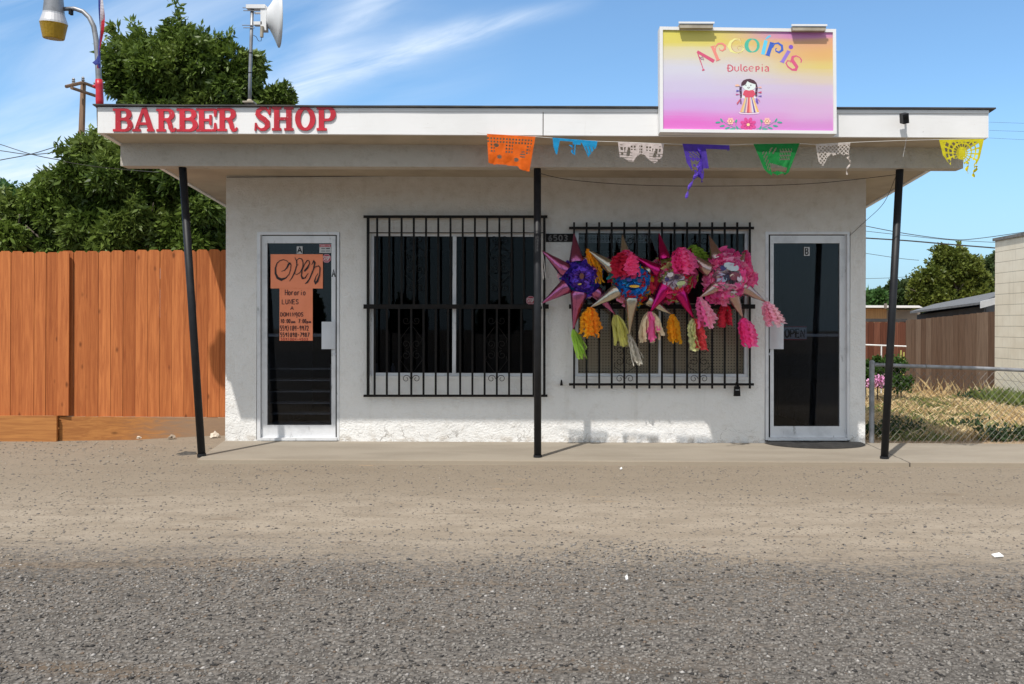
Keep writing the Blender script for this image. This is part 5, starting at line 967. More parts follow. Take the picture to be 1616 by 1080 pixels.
# soil ramp under fence
g = MB(); nx_ = 40; ny_ = 12; vs = []
for j in range(ny_+1):
    for i in range(nx_+1):
        x = -7.2+(3.9)*i/nx_; y = 8.3+1.9*j/ny_; e = min(1, j/4)*min(1, max(0, (i)/4)); rt = max(0, min(1, (x+4.7)/1.0)); z = GZ-.01+e*(.004+.040*rt*min(1, max(0, (y-8.9)/.7)))+.008*noise.noise((x*3, y*3, 0)); vs.append((x, y, z))
g.add(vs, [(j*(nx_+1)+i, j*(nx_+1)+i+1, (j+1)*(nx_+1)+i+1, (j+1)*(nx_+1)+i) for j in range(ny_) for i in range(nx_)]); tag(g.build('dirt_bank', M['ground'], smooth=True, base=False), kind='structure')
def rock(px, py, d, s, m_, lab, grp='pale rocks by the fence', z0=-.0, sq=.7):
    p = P(px, py, d); bpy_ = MB(); n_ = 0; vs = []; fs = []; rg = random.Random(int(px)); import bmesh
    bm = bmesh.new(); bmesh.ops.create_icosphere(bm, subdivisions=2, radius=s)
    for v in bm.verts: q_ = v.co.copy(); v.co = q_*(1+.9*noise.noise(q_*(1.3/s)+Vector((px, 0, 0)))+.35*noise.noise(q_*(3/s)+Vector((0, px, 0)))); v.co.z *= sq; v.co.z = max(v.co.z, -s*.3)
    vs = [tuple(v.co+Vector((p.x, p.y, z0+s*.25))) for v in bm.verts]; fs = [tuple(v.index for v in f.verts) for f in bm.faces]; bm.free(); bpy_.add(vs, fs); return tag(bpy_.build('rock', m_), lab, 'rock', grp)
M['rockw'] = pm('pale rock', (.62, .55, .46), (.48, .42, .34), 20, .9, bs=40, bstr=.4); M['rockb'] = pm('brown rock', (.32, .26, .20), (.24, .19, .14), 20, .9, bs=40, bstr=.4); M['hole'] = pm('hole shadow', (.05, .045, .04), (.09, .08, .07), 20, .95, bs=50, bstr=.6)
rock(339, 689, 9.62, .045, M['rockw'], 'pale pointed rock at the shop corner by the kickboard end', sq=1.0); rock(271, 690, 9.55, .035, M['rockb'], 'brown rounded rock resting against the middle of the kickboard', sq=.8); rock(219, 692, 9.5, .022, M['rockw'], 'smallest white rock lying before the kickboard, left of the brown one')
rock(292, 712, 8.6, .09, M['hole'], 'low dark lump standing in for a hole shadow beside the left post', 'dark lumps for hole shadows', GZ-.03, .35)  # low dark lump imitating the shadow of a small hole
M['litter'] = pm('white litter paper', (.8, .8, .8), (.7, .7, .7), 9, .7)
def litter(px, py, sz, lab):
    d = (EYE-GZ)*FPX/(py-CY); p = P(px, py, d); g = MB(); rg = random.Random(int(px)); s = sz*d/FPX
    g.add([(p.x-s, p.y-.01, GZ+.006), (p.x+s, p.y-.015, GZ+.012), (p.x+s*.9, p.y+.03, GZ+.02), (p.x-s*.8, p.y+.035, GZ+.009), (p.x-s, p.y-.01, GZ+.003), (p.x+s, p.y-.015, GZ+.007), (p.x+s*.9, p.y+.03, GZ+.015), (p.x-s*.8, p.y+.035, GZ+.004)], [(0, 1, 2, 3), (7, 6, 5, 4), (0, 4, 5, 1), (1, 5, 6, 2), (2, 6, 7, 3), (3, 7, 4, 0)]); return tag(g.build('paper_scrap', M['litter']), lab, 'litter', 'white paper scraps on the ground')
litter(1575, 877, 7, 'white paper scrap on the gravel edge at far right'); litter(980, 741, 1.8, 'tiny white paper scrap on the dirt before the pavement below the piñatas'); litter(989, 915, 1.8, 'pale paper scrap on the dark gravel below the middle of the shop')
# chain-link fence right of the shop
M['galv'] = pm('galvanised steel', (.33, .34, .36), (.22, .22, .23), 10, .5, metal=.6, bs=40, bstr=.1); M['wirem'] = pm('mesh wire', (.24, .23, .22), (.17, .16, .15), 10, .6, metal=.4)
ch = empty('chain_link_fence', P(1490, 700, 9.40), 'low chain-link fence with a grey pipe rail right of the shop', 'fence')
ph_, rt0, rt1 = P(1376, 572, 9.42), P(1376, 575, 9.42), P(1616, 585, 9.42)
g = MB(); g.tube([(ph_.x, 9.42, -.05), (ph_.x, 9.42, ph_.z)], .028, 14); g.lathe((ph_.x, 9.42, ph_.z-.001), (0, 0, 1), [(0, .031), (.012, .028), (.022, .015), (.026, .001)], 14); g.build('end_post', M['galv'], ch, smooth=False)
slope = (rt1.z-rt0.z)/(rt1.x-rt0.x); XE = 8.6; zr = lambda x: rt0.z+slope*(x-rt0.x); g = MB(); g.tube([(x, 9.42, zr(x)+.004*math.sin(x*3)) for x in np.linspace(ph_.x, XE, 24)], .0205, 12); g.build('top_rail', M['galv'], ch, smooth=True)
for x in (6.0, 8.5): g = MB(); g.tube([(x, 9.46, -.05), (x, 9.46, zr(x))], .022, 10); g.build('line_post', M['galv'], ch)
g = MB(); st_ = .072
for fam in (0, 1):
    x = ph_.x-1
    while x < XE:
        pa = []
        for kz in range(0, 40):
            z = .0+kz*.05; xx = x+(z if fam == 0 else 1-z)*.92
            if z < zr(xx)-.012 and ph_.x+.02 < xx < XE: pa.append((xx, 9.385+(.0025 if fam else -.0025)+.002*math.sin(z*87+x*9), z))
        if len(pa) > 1: g.tube(pa, .0021, 3, caps=False)
        x += st_
g.build('wire_mesh', M['wirem'], ch); g = MB()
for x in np.arange(ph_.x+.2, XE, .37): g.tube([(x+.021*0, 9.42+math.cos(a_)*.023, zr(x)+math.sin(a_)*.023) for a_ in np.linspace(0, 6.28, 10)], .003, 4)
g.build('wire_tie', M['wirem'], ch)
# background right: fences, block building, sheds
bf = empty('board_fence', P(1500, 600, 15.8), 'tall weathered brown board fence behind the dry yard', 'fence'); a_, c_ = P(1429, 560, 16.6), P(1569, 560, 14.85)
board_fence(bf, 'board_panel', a_.x, c_.x+.15, 16.6, 14.6, (P(1429, 506, 16.6).z, P(1569, 489, 14.85).z), (0, 0), .118, M['brownwood'], ears=False, seed=11, gap=.002, jag=.004)
rf = empty('red_board_fence', P(1398, 600, 17.2), 'short dark red-brown board fence tucked behind the shop and bush', 'fence'); a_, c_ = P(1340, 560, 17.2), P(1431, 560, 17.2)
board_fence(rf, 'board_panel', a_.x, c_.x, 17.2, 17.2, (P(1370, 508, 17.2).z,)*2, (0, 0), .12, M['redwood'], ears=True, seed=12)
m, t, b = newmat('painted block'); vec, xyz = pos(t)
fz = M_(t, 'FRACT', M_(t, 'DIVIDE', xyz[2], .1765)); row = M_(t, 'FLOOR', M_(t, 'DIVIDE', xyz[2], .1765)); fy = M_(t, 'FRACT', M_(t, 'ADD', M_(t, 'DIVIDE', xyz[1], .40), M_(t, 'MULTIPLY', M_(t, 'MODULO', row, 2.0), .5)))
jz = M_(t, 'LESS_THAN', fz, .055); jy = M_(t, 'LESS_THAN', fy, .02); c = mixc(t, ramp(t, tex(t, 'n', 3, 5, .6, vec), .3, .7), (.84, .78, .64), (.76, .69, .55))
c = mixc(t, M_(t, 'MULTIPLY', ramp(t, tex(t, 'n', 1, 5, .6, vec, stretch=(1, 14, 1.2)), .5, .75), .25), c, (.42, .37, .28)); c = mixc(t, M_(t, 'MULTIPLY', jz, .75), c, (.30, .26, .20)); c = mixc(t, M_(t, 'MULTIPLY', jy, .25), c, (.38, .34, .27))
t.links.new(c, b.inputs['Base Color']); b.inputs['Roughness'].default_value = .85; bump(t, b, M_(t, 'SUBTRACT', M_(t, 'MULTIPLY', tex(t, 'n', 50, 4, .6, vec), .3), M_(t, 'MAXIMUM', jz, M_(t, 'MULTIPLY', jy, .5))), .6, .012); M['block'] = m
bb = empty('block_building', (8.5, 13, 0), 'cream painted concrete block building at the right edge of the yard', 'building'); cx0 = P(1570, 500, 14.85).x; zt0 = P(1570, 381, 14.85).z; zt1 = P(1616, 371, 13.75).z
g = MB(); s_ = (zt1-zt0)/1.1; yN = 10.6; zN = zt0+.0; g.hexa([(cx0-.0, yN, -.1), (12, yN, -.1), (12, 14.85, -.1), (cx0, 14.85, -.1), (cx0, yN, zt0), (12, yN, zt0), (12, 14.85, zt0), (cx0, 14.85, zt0)]); g.build('wall', M['block'], bb)
M['cap'] = pm('grey roof edge', (.20, .19, .18), (.12, .115, .11), 9, .8); g = MB(); g.box((cx0-.03, yN-.03, zt0+.001), (12, 14.88, zt0+.05)); g.build('roof', M['cap'], bb)
# gray shed roof behind brown fence
M['shingle'] = pm('grey shingle', (.16, .165, .175), (.11, .115, .12), 14, .9, bs=30, bstr=.6, bd=.02); M['dsid'] = pm('dark siding', (.04, .045, .055), (.03, .03, .035), 5, .8); M['whitet'] = pm('white trim', (.75, .75, .75), (.68, .68, .68), 5, .6)
sh = empty('shed', P(1530, 560, 20), 'dark shed with a low grey shingle roof rising behind the brown fence', 'shed'); A_, B_, C_, D_ = P(1436, 497.5, 19.5), P(1549, 481, 17.0), P(1620, 452, 20.5), P(1480, 487, 24)
A_ = P(1436, 495, 20); B_ = P(1548, 480.5, 17.3); C_ = P(1600, 458, 20.5); D_ = P(1473, 483, 24); g = MB(); up_ = Vector((0, 0, .045)); g.hexa([A_, B_, C_, D_, A_+up_, B_+up_, C_+up_, D_+up_]); g.build('roof', M['shingle'], sh)
g = MB(); a2, b2, c2, d2 = [Vector((p.x, p.y, p.z-.01)) for p in (P(1447, 497, 20.2), P(1556, 482, 17.6), P(1616, 460, 20.3), P(1476, 486, 23.8))]; lo_ = [Vector((p.x, p.y, -.1)) for p in (a2, b2, c2, d2)]; g.hexa(lo_+[a2, b2, c2, d2]); g.build('wall', M['dsid'], sh)
g = MB(); e0, e1 = P(1548, 479.5, 17.28), P(1600, 466, 18.6); g.hexa([e0-up_*2, e1-up_*2, e1-up_*2+Vector((0, .03, 0)), e0-up_*2+Vector((0, .03, 0)), e0+up_, e1+up_, e1+up_+Vector((0, .03, 0)), e0+up_+Vector((0, .03, 0))]); g.build('barge_board', M['whitet'], sh)
# white-roofed house
M['tanpan'] = pm('tan reed panel', (.40, .25, .12), (.30, .18, .09), 3, .9, bs=30, stretch=(9, 9, 1)); M['gray'] = pm('gray brown siding', (.22, .19, .16), (.17, .15, .13), 3, .9)
hs = empty('far_house', P(1410, 540, 26), 'low tan house with a flat white roof edge seen past the right post', 'house')
g = MB(); a_ = P(1340, 487, 26); c_ = P(1399, 530, 26); g.box((a_.x, 26, -.1), (c_.x, 30, a_.z)); g.build('wall', M['tanpan'], hs)
g = MB(); a_ = P(1399, 489, 26.05); c_ = P(1452, 530, 26.05); g.box((a_.x, 26.05, -.1), (c_.x, 30, a_.z)); g.build('wall', M['gray'], hs)
g = MB(); a_ = P(1338, 482, 25.6); c_ = P(1457, 486, 25.6); g.hexa([(a_.x, 25.6, c_.z), (c_.x, 25.6, c_.z-.0), (c_.x-.3, 31, c_.z), (a_.x, 31, c_.z), (a_.x, 25.6, a_.z), (c_.x-.12, 25.6, a_.z), (c_.x-.5, 31, a_.z), (a_.x, 31, a_.z)]); g.build('roof', M['whitet'], hs)
g = MB(); g.pbox(1397, 479, 1400, 487, 25.5, .1); g.build('vent_pipe', M['gray'], hs)
g = MB(); A_ = P(1340, 503, 19.5); C_ = P(1432, 508, 19.5); rs_ = empty('lean_to_roof', P(1390, 508, 19.5), 'low ragged black roof edge just above the red-brown fence', 'roof'); g.box((A_.x, 19.5, C_.z), (C_.x, 21, A_.z)); g.build('roof_sheet', M['roofing'], rs_)
for xx in (1345, 1428): g = MB(); p = P(xx, 508, 19.6); g.box((p.x-.05, 19.6, -.1), (p.x+.05, 19.7, p.z)); g.build('leg', M['dsid'], rs_)
pf = empty('pipe_fence', P(1400, 600, 15.6), 'slim white pipe fence crossing before the red-brown boards', 'fence'); g = MB(); g.tube([P(1340, 543.5, 15.6), P(1430, 547, 15.6)], .014, 8); g.build('rail', M['whitet'], pf)
for xx in (1391, 1345): g = MB(); p = P(xx, 545.5, 15.6); g.tube([(p.x, 15.6, -.05), p], .012, 8); g.build('post', M['whitet'], pf)
# ------------------------------------------------------------ vegetation
def leafmesh(name, pts, outs, m_, parent, L_=.13, Wd=.036, droop=.5, per=7, spread=.035, crn=None):
    n = len(pts); P0 = np.repeat(pts, per, 0)+rng.normal(0, spread, (n*per, 3)); O = np.repeat(outs, per, 0)*.7+rng.normal(0, .75, (n*per, 3)); O[:, 2] -= droop*rng.random(n*per)*1.3
    O /= np.linalg.norm(O, axis=1, keepdims=True)+1e-9; S = np.cross(O, rng.normal(0, 1, O.shape)); S /= np.linalg.norm(S, axis=1, keepdims=True)+1e-9; Nn = np.cross(O, S)
    l = (L_*(.5+.75*rng.random(n*per)))[:, None]; w_ = l*(Wd/L_)
    V = np.stack([P0, P0+O*l*.5+S*w_, P0+O*l-Nn*l*.15, P0+O*l*.5-S*w_], 1).reshape(-1, 3); F = np.arange(n*per*4).reshape(-1, 4)
    cr = np.repeat(rng.random(n) if crn is None else crn, per); rn = np.clip(cr*.6+rng.random(n*per)*.4, 0, 1)
    return bulk(name, V, F, rn, m_, parent)
def crown_pts(blobs, n, clump=.28, shell=.5, cn=70, shoots=0):
    """clumpy points: clump centres over each blob's shell, some of them stretched into shoots"""
    w_ = np.array([b_[1][0]*b_[1][2] for b_ in blobs]); w_ = w_/w_.sum(); pts = []; outs = []; crn = []
    for b_, ww in zip(blobs, w_):
        c_ = np.array(b_[0]); r_ = np.array(b_[1]); nb = int(n*ww); nc = max(7, int(nb/cn)); dirs = rng.normal(0, 1, (nc, 3)); dirs /= np.linalg.norm(dirs, axis=1, keepdims=True); rad = (shell+(1.02-shell)*rng.random((nc, 1))**.5); cc = c_+dirs*r_*rad
        idx = rng.integers(0, nc, nb); sc_ = clump*(.45+.75*rng.random((nc, 1))); ran = rng.normal(0, 1, (nb, 3)); ran /= np.maximum(np.linalg.norm(ran, axis=1, keepdims=True), .6); q_ = cc[idx]+ran*sc_[idx]*(1, 1, .75)
        if shoots:
            ns = int(nb*.16); kk_ = rng.integers(0, nc, ns); t_ = rng.random((ns, 1)); ud = dirs[kk_]*.55+np.array((0, 0, .8)); q2 = cc[kk_]+ud*t_*min(clump*2.0, float(r_.mean())*.75)*(.5+.5*rng.random((nc, 1)))[kk_]+rng.normal(0, .035, (ns, 3)); q_ = np.concatenate([q_, q2]); idx = np.concatenate([idx, kk_])
        pts.append(q_); o_ = (q_-cc[idx]); o_ = o_/(np.linalg.norm(o_, axis=1, keepdims=True)+1e-9)+((q_-c_)/r_)*.5; o_ /= np.linalg.norm(o_, axis=1, keepdims=True)+1e-9; outs.append(o_); crn.append(rng.random(nc)[idx])
    crown_pts.crn = np.concatenate(crn); return np.concatenate(pts), np.concatenate(outs)
def tree(name, lab, blobs_px, d, n, m_, trunk_px, per=7, L_=.13, Wd=.034, clump=.2, group=None, extra_twigs=True, depth=1.0, droop=.5):
    k = d/FPX; blobs = []
    for (x, y, r_, *q_) in blobs_px:
        p = P(x, y, d+(q_[0] if q_ else 0)); ry = r_*(q_[1] if len(q_) > 1 else 1); blobs.append(((p.x, p.y, p.z), (r_*k, r_*k*depth, ry*k)))
    base = P(trunk_px, 500, d); root = empty(name, (base.x, d, 0), lab, 'tree', group); g = MB(); bz = min(b_[0][2] for b_ in blobs); th = max(1.0, bz*.6); tr_ = .06*math.sqrt(max(n, 3000)/3000)
    g.tube([(base.x, d, -.1), (base.x+.08, d+.05, th*.5), (base.x-.05, d, th)], [tr_*1.6, tr_*1.2, tr_], 10)
    for b_ in blobs:
        c_ = Vector(b_[0]); s_ = Vector((base.x-.05, d, th)); mid = s_.lerp(c_, .55)+Vector((rng.normal()*.15, rng.normal()*.15, -.15)); g.tube([s_, mid, c_, c_+Vector((rng.normal()*.3, rng.normal()*.3, b_[1][2]*.5))], [tr_*.7, tr_*.45, tr_*.25, tr_*.08], 6)
        for q_ in range(6): dr = Vector(rng.normal(0, 1, 3)).normalized(); e_ = c_+Vector((dr.x*b_[1][0], dr.y*b_[1][1], dr.z*b_[1][2]))*.85; g.tube([mid, mid.lerp(e_, .5)+Vector((0, 0, .1)), e_], [tr_*.25, tr_*.15, tr_*.05], 4)
    g.build('trunk', M['bark'], root, smooth=True); pts, outs = crown_pts(blobs, n, clump*1.15, shoots=1, cn=100); leafmesh('crown', pts, outs, m_, root, L_, Wd, droop, per, .03*L_/.13, crown_pts.crn)
    return root
tree('shade_tree', 'tall dark green tree rising behind the roof between lamp and antenna', [(300, 150, 84), (240, 130, 56), (362, 150, 54), (408, 160, 34), (214, 165, 38), (284, 106, 34), (325, 106, 32), (248, 108, 28), (385, 124, 30), (207, 125, 16), (298, 84, 10), (212, 110, 14), (345, 112, 34), (425, 172, 14), (260, 190, 70), (350, 200, 60)], 17.5, 15000, M['leaf'], 300, per=9, clump=.24, L_=.15, Wd=.027)
tree('shade_tree', 'broad dark green tree behind the orange fence, lower than the roof', [(150, 315, 68), (225, 295, 66), (290, 330, 70), (75, 355, 46), (158, 250, 24), (185, 258, 34), (100, 312, 28), (30, 365, 45), (320, 380, 55), (200, 370, 70), (110, 380, 60), (58, 318, 16), (140, 236, 10), (250, 240, 40), (330, 300, 30), (270, 260, 40)], 14, 16000, M['leaf'], 200, per=9, clump=.20, L_=.13, Wd=.023)
tree('shade_tree', 'paler green tree at the left edge behind the orange fence', [(5, 335, 26), (15, 358, 32), (-20, 370, 46), (30, 325, 12), (8, 306, 12), (-40, 320, 40)], 21, 2600, M['leaf2'], 0, per=7, clump=.2, L_=.14)
tree('garden_tree', 'rounded olive green tree standing above the grey shed roof', [(1502, 448, 34), (1468, 458, 22), (1530, 452, 28), (1494, 422, 20), (1516, 416, 17), (1480, 478, 30), (1530, 480, 30), (1556, 466, 18), (1457, 440, 8), (1492, 400, 7), (1546, 442, 10), (1450, 462, 10), (1575, 478, 20)], 32, 9000, M['leaf3'], 1505, per=7, clump=.26, L_=.16, Wd=.045)
tree('garden_tree', 'thin feathery tree top beside the cream block building', [(1560, 430, 14), (1572, 445, 22), (1580, 420, 16)], 40, 900, M['leaf4'], 1575, per=6, clump=.3, L_=.22, Wd=.05)
tree('garden_tree', 'low grey-green trees rising over the white roofed house', [(1420, 470, 18), (1440, 472, 16), (1400, 476, 16), (1455, 480, 14), (1430, 480, 20)], 38, 2500, M['leaf4'], 1425, per=7, clump=.25, L_=.22, Wd=.07)
tr6 = tree('garden_tree', 'pale green palm-like tree right behind the shop corner', [(1376, 474, 12), (1368, 480, 14), (1386, 480, 10)], 36, 900, M['leaf2'], 1376, per=7, clump=.2, L_=.25, Wd=.05)
# trees across the road, mirrored in the shop glass
src_ = tree('roadside_tree', 'dark tree across the road, mirrored in the left door and window glass', [(820, 480, 50), (870, 470, 40), (780, 490, 36), (815, 512, 60), (890, 508, 45), (760, 510, 45)], 30, 1800, M['leaf4'], 820, per=6, clump=.4, L_=.4, Wd=.12, group='trees across the road mirrored in the glass')
def copy_tree(o, loc, rz, s, lab):
    r_ = o.copy(); sc.collection.objects.link(r_); r_.location = loc; r_.rotation_euler = (0, 0, rz); r_.scale = (s, s, s); r_['label'] = lab
    for c_ in o.children: q_ = c_.copy(); sc.collection.objects.link(q_); q_.parent = r_
    return r_
for i, (x, y, rz, s) in enumerate(((-7, -105, .5, 1.35), (4, -115, 1.7, 1.1), (13, -100, 2.9, 1.2), (-20, -110, 4, 1.5), (24, -112, .9, 1.4), (-36, -115, 1.2, 1.7))):
    if i == 0: src_.location = (x, y, -.1); src_.scale = (s, s, s)
    else: copy_tree(src_, (x, y, -.1), rz, s, ['', 'dark tree across the road, mirrored low between the two doors', 'dark tree across the road, mirrored in the right door glass', 'dark tree across the road to the left, mirrored at the left door edge', 'dark tree far across the road to the right, seen only in reflection', 'dark tree farthest left across the road, seen only in reflection'][i])
g = MB(); g.tube([(x, -14, 5.4+.0016*(x-1)**2+(.25 if x > 0 else 0)*0) for x in np.linspace(-40, 40, 30)], .035, 5); tag(g.build('overhead_wire', M['cable']), 'overhead wire along the road, mirrored across the upper window glass', 'wire')
# bush with pink flowers
bu = empty('flowering_bush', P(1400, 610, 14.6), 'leafy green bush with pink flowers behind the chain-link fence corner', 'bush')
bl2 = [((P(x, y, 14.4).x, 14.4+dz, P(x, y, 14.4).z), (r_*.0103, r_*.0103, r_*.0103)) for x, y, r_, dz in ((1385, 590, 20, 0), (1410, 585, 20, .2), (1422, 600, 14, 0), (1370, 580, 18, .1), (1425, 575, 10, .2))]
pts, outs = crown_pts(bl2, 1500, .05); leafmesh('foliage', pts, outs, leafmat('bush leaf', (.03, .08, .015), (.08, .16, .03), (.05, .1, .02)), bu, .05, .016, .2, 6, .03)
M['petal'] = pm('pink petal', s2l(226, 150, 205), s2l(236, 190, 222), 9, .7); fp = []
for i in range(60): fp.append(P(rng.choice([1372, 1386, 1390, 1382])+rng.normal()*6, 602+rng.normal()*4, 14.05+rng.normal()*.06))
fp = np.array([tuple(p) for p in fp]); leafmesh('flowers', fp, np.tile((0, -1., .3), (len(fp), 1)), M['petal'], bu, .035, .016, 0, 6, .015)
g = MB(); [g.tube([(p_[0][0], p_[0][1], -.02), p_[0]], .01, 5) for p_ in bl2]; g.build('stems', M['bark'], bu)
g = MB(); [g.tube([P(x, 612, 14.9), P(x+1, y, 14.9)], .012, 6) for x, y in ((1421, 553), (1425.5, 556))]; tag(g.build('garden_stakes', pm('yellow stake', (.5, .45, .12), None, 5, .7)), 'pair of pale yellow plant stakes at the end of the brown fence', 'stakes')
# dry grass
def blades(name, n, xr_, yr_, h0, h1, cols, dens=None, lean=.5, wd=.006):
    x = xr_[0]+(xr_[1]-xr_[0])*rng.random(n*3); y = yr_[0]+(yr_[1]-yr_[0])*rng.random(n*3)**1.2
    f = np.array([dens(a, b_) for a, b_ in zip(x, y)]) if dens else np.ones(n*3); kp = rng.random(n*3) < f; x, y = x[kp][:n], y[kp][:n]; n = len(x)
    a = rng.random(n)*6.283; h = (h0+(h1-h0)*rng.random(n)**1.6); ln = rng.normal(0, lean, (n, 2))*h[:, None]; w_ = wd*(.6+.8*rng.random(n)); dx, dy = np.cos(a)*w_, np.sin(a)*w_; z = np.full(n, -.012)
    V = np.stack([np.stack([x-dx, y-dy, z], 1), np.stack([x+dx, y+dy, z], 1), np.stack([x+ln[:, 0]*.4+dx*.7, y+ln[:, 1]*.4+dy*.7, z+h*.6], 1), np.stack([x+ln[:, 0], y+ln[:, 1], z+h], 1)], 1).reshape(-1, 3); F = np.arange(n*4).reshape(-1, 4)
    return tag(bulk(name, V, F, rng.random(n), cols), kind='stuff')
nz = lambda x, y, s, o: noise.noise((x*s, y*s, o))
green = lambda x, y: max(0, min(1, (nz(x, y*1.4, 1.1, 3)+.02)*5))
M['straw'] = leafmat('straw', (.55, .41, .21), (.82, .70, .44), (.66, .48, .24)); M['grassg'] = leafmat('green grass', (.11, .17, .05), (.24, .29, .09), (.20, .24, .08)); M['weed'] = leafmat('dark weed', (.02, .05, .02), (.06, .10, .035), (.04, .08, .03))
blades('dry_grass', 26000, (3.45, 9.2), (9.7, 17), .03, .12, M['straw'], lambda x, y: 1-.65*green(x, y), .8)
blades('green_grass', 9000, (3.45, 9.2), (9.6, 17), .03, .12, M['grassg'], lambda x, y: green(x, y)*.8+.04, .7)
blades('tall_straw', 1600, (4.5, 9.0), (14.2, 16.4), .12, .38, M['straw'], lambda x, y: max(0, 1-abs(y-(16.2-(x-6.6)*1.7))*2.2), .35)
blades('tall_grass', 2500, (7.0, 8.6), (12.5, 14.6), .10, .30, M['grassg'], lambda x, y: .9 if x < 7.6 else .3, .4)
# dark weeds by the pavement
wp = []
for (x, y, r_, n_) in ((5.3, 9.75, .25, 130), (4.1, 10.3, .3, 70), (5.1, 10.6, .25, 30), (6.3, 10.5, .3, 35), (3.65, 9.9, .2, 60), (6.35, 9.8, .12, 30), (6.9, 10.9, .3, 40), (7.1, 14.6, .3, 90), (4.9, 9.7, .2, 60), (6.9, 9.7, .12, 30)):
    q_ = rng.normal(0, 1, (n_, 3))*(r_*.5, r_*.4, .035)+(x, y, .05); q_[:, 2] = np.abs(q_[:, 2]); wp.append(q_)
wp = np.concatenate(wp); o = leafmesh('weeds', wp, np.tile((0, 0, 1.), (len(wp), 1)), M['weed'], None, .05, .016, .1, 6, .03); tag(o, kind='stuff')
# ------------------------------------------------------------ street lamp and banner
LD = 8.0; lp = empty('street_lamp', P(157, 180, LD), 'grey gooseneck lamp with an amber bowl on the roof corner, its pole foot wrapped red', 'street lamp')
g = MB(); g.tube([P(158, 200, LD), P(156.5, 140, LD), P(154, 90, LD), P(151.5, 62, LD), P(148, 42, LD), P(141, 28, LD), P(131, 18.5, LD), P(118, 14, LD), P(98, 14.5, LD)], [.026, .026, .024, .023, .022, .021, .020, .019, .018], 14); g.build('pole', M['galv'], lp, smooth=True)
g = MB(); n_ = 14; g.tube([P(157.5, 171, LD), P(157.2, 158, LD), P(157, 145, LD), P(156.5, 135, LD), P(156, 126, LD)], [.031, .034, .031, .033, .030], 14); g.tube([P(147, 137, LD), P(152, 136, LD)], [.012, .02], 8); g.build('red_wrap', pm('red wrap', s2l(200, 30, 50), s2l(170, 20, 40), 14, .4, bs=30, bstr=.4), lp, smooth=True)
hd = P(85, 22, LD); kk = LD/FPX; ax_ = Vector((.06, -.10, 1)).normalized(); lb = P(84.5, 62, LD)
g = MB(); g.lathe(lb+ax_*(40*kk), ax_, [(0, 15.5*kk), (22*kk, 13.5*kk), (34*kk, 13*kk), (38*kk, 9*kk), (38*kk, .001)], 24); g.build('ballast_housing', M['galv'], lp, smooth=True)
g = MB(); g.lathe(lb+ax_*(24*kk), ax_, [(0, 20*kk), (3*kk, 19.5*kk), (14*kk, 15.8*kk), (16.5*kk, 15.6*kk)], 24); g.build('ribbed_collar', pm('collar aluminium', (.72, .72, .74), (.5, .5, .52), 1, .45, metal=.4, stretch=(1, 1, 1)), lp)
M['amber'] = translucent('amber bowl', .25, .4, attr=False, col=(.62, .40, .05), bs=60); g = MB(); g.lathe(lb, ax_, [(0, .001), (0, 14.5*kk), (1*kk, 15.5*kk), (22*kk, 19.6*kk), (24*kk, 20.2*kk)], 24); g.build('amber_bowl', M['amber'], lp)
g = MB(); p = P(112, 20, LD); g.box((p.x-.012, LD-.02, p.z-.02), (p.x+.012, LD+.02, p.z+.03)); g.build('clamp', M['iron'], lp)
bn = empty('streamer_banner', P(160, 110, 7.9), 'twisted red, white and blue cloth streamer hanging beside the lamp pole', 'banner'); RWB = [(200, 50, 64), (226, 222, 226), (72, 84, 160)]
for s_i, col in enumerate(RWB):
    g = MB(); vs = []; n_ = 26
    for i in range(n_+1):
        f = i/n_; yy = -22+130*f; a_ = 1.2+f*5+s_i*.6; cx_ = 157.5+2.5*math.sin(f*5)+1.5*(1-f)+(s_i-1)*3.2*math.cos(a_*.8)*(1-.5*f); ww = (4.2*(1-.55*f)+.8)*kk*.6; dpt = 7.9+.02*math.sin(a_+s_i*2); p = P(cx_, yy, dpt); dr = Vector((math.cos(a_), math.sin(a_), 0)); vs += [p+dr*ww, p-dr*ww]
    g.add(vs, [(2*i, 2*i+2, 2*i+3, 2*i+1) for i in range(n_)], col=s2l(*col)); g.build('cloth_strip', M['tissue'], bn)
g = MB(); g.add([P(156.5, 82, 7.88), P(158, 100, 7.87), P(151, 103.5, 7.89), P(145.5, 99, 7.90), P(152, 94, 7.89)], [(0, 1, 2, 3, 4)], col=s2l(72, 84, 160)); g.build('cloth_tip', M['tissue'], bn)
# antenna
AD = 8.25; an = empty('dish_antenna', P(394, 163, AD), 'white dish antenna facing right on a grey roof mast', 'antenna'); ka = AD/FPX
g = MB(); g.tube([P(394, 170, AD), P(394.6, 120, AD), P(396.5, 60, AD), P(398, 14, AD)], .0155, 14); g.build('mast', M['galv'], an, smooth=True)
g = MB(); p = P(394, 163, AD); g.box((p.x-.05, AD-.05, p.z-.005), (p.x+.05, AD+.05, p.z+.01)); g.lathe(p, (0, 0, 1), [(0, .035), (.03, .022), (.035, .0155)], 12); g.build('base_plate', M['lampbox'], an)
g = MB(); [g.tube([P(394.3+dx, y, AD), P(394.3+dx, y-1.5, AD)], .018, 12) for dx, y in ((.3, 116), (1.5, 85))]; g.build('band', M['iron'], an)
wm = pm('white antenna plastic', (.72, .73, .74), (.64, .64, .65), 4, .45); ax_ = Vector((1, .42, .03)).normalized(); dc_ = P(420, 27, AD)
g = MB(); pr = [(0, .001), (0, 9*ka), (2*ka, 14*ka)]+[((2+17*(f**.8))*ka, (14+31*f)*ka) for f in (.25, .5, .75, 1)]+[(20.5*ka, 45*ka), (20.6*ka, 43.5*ka), (17*ka, 36*ka), (9*ka, 15*ka), (6*ka, .001)]; g.lathe(dc_, ax_, pr, 40); g.build('dish', wm, an, smooth=True)
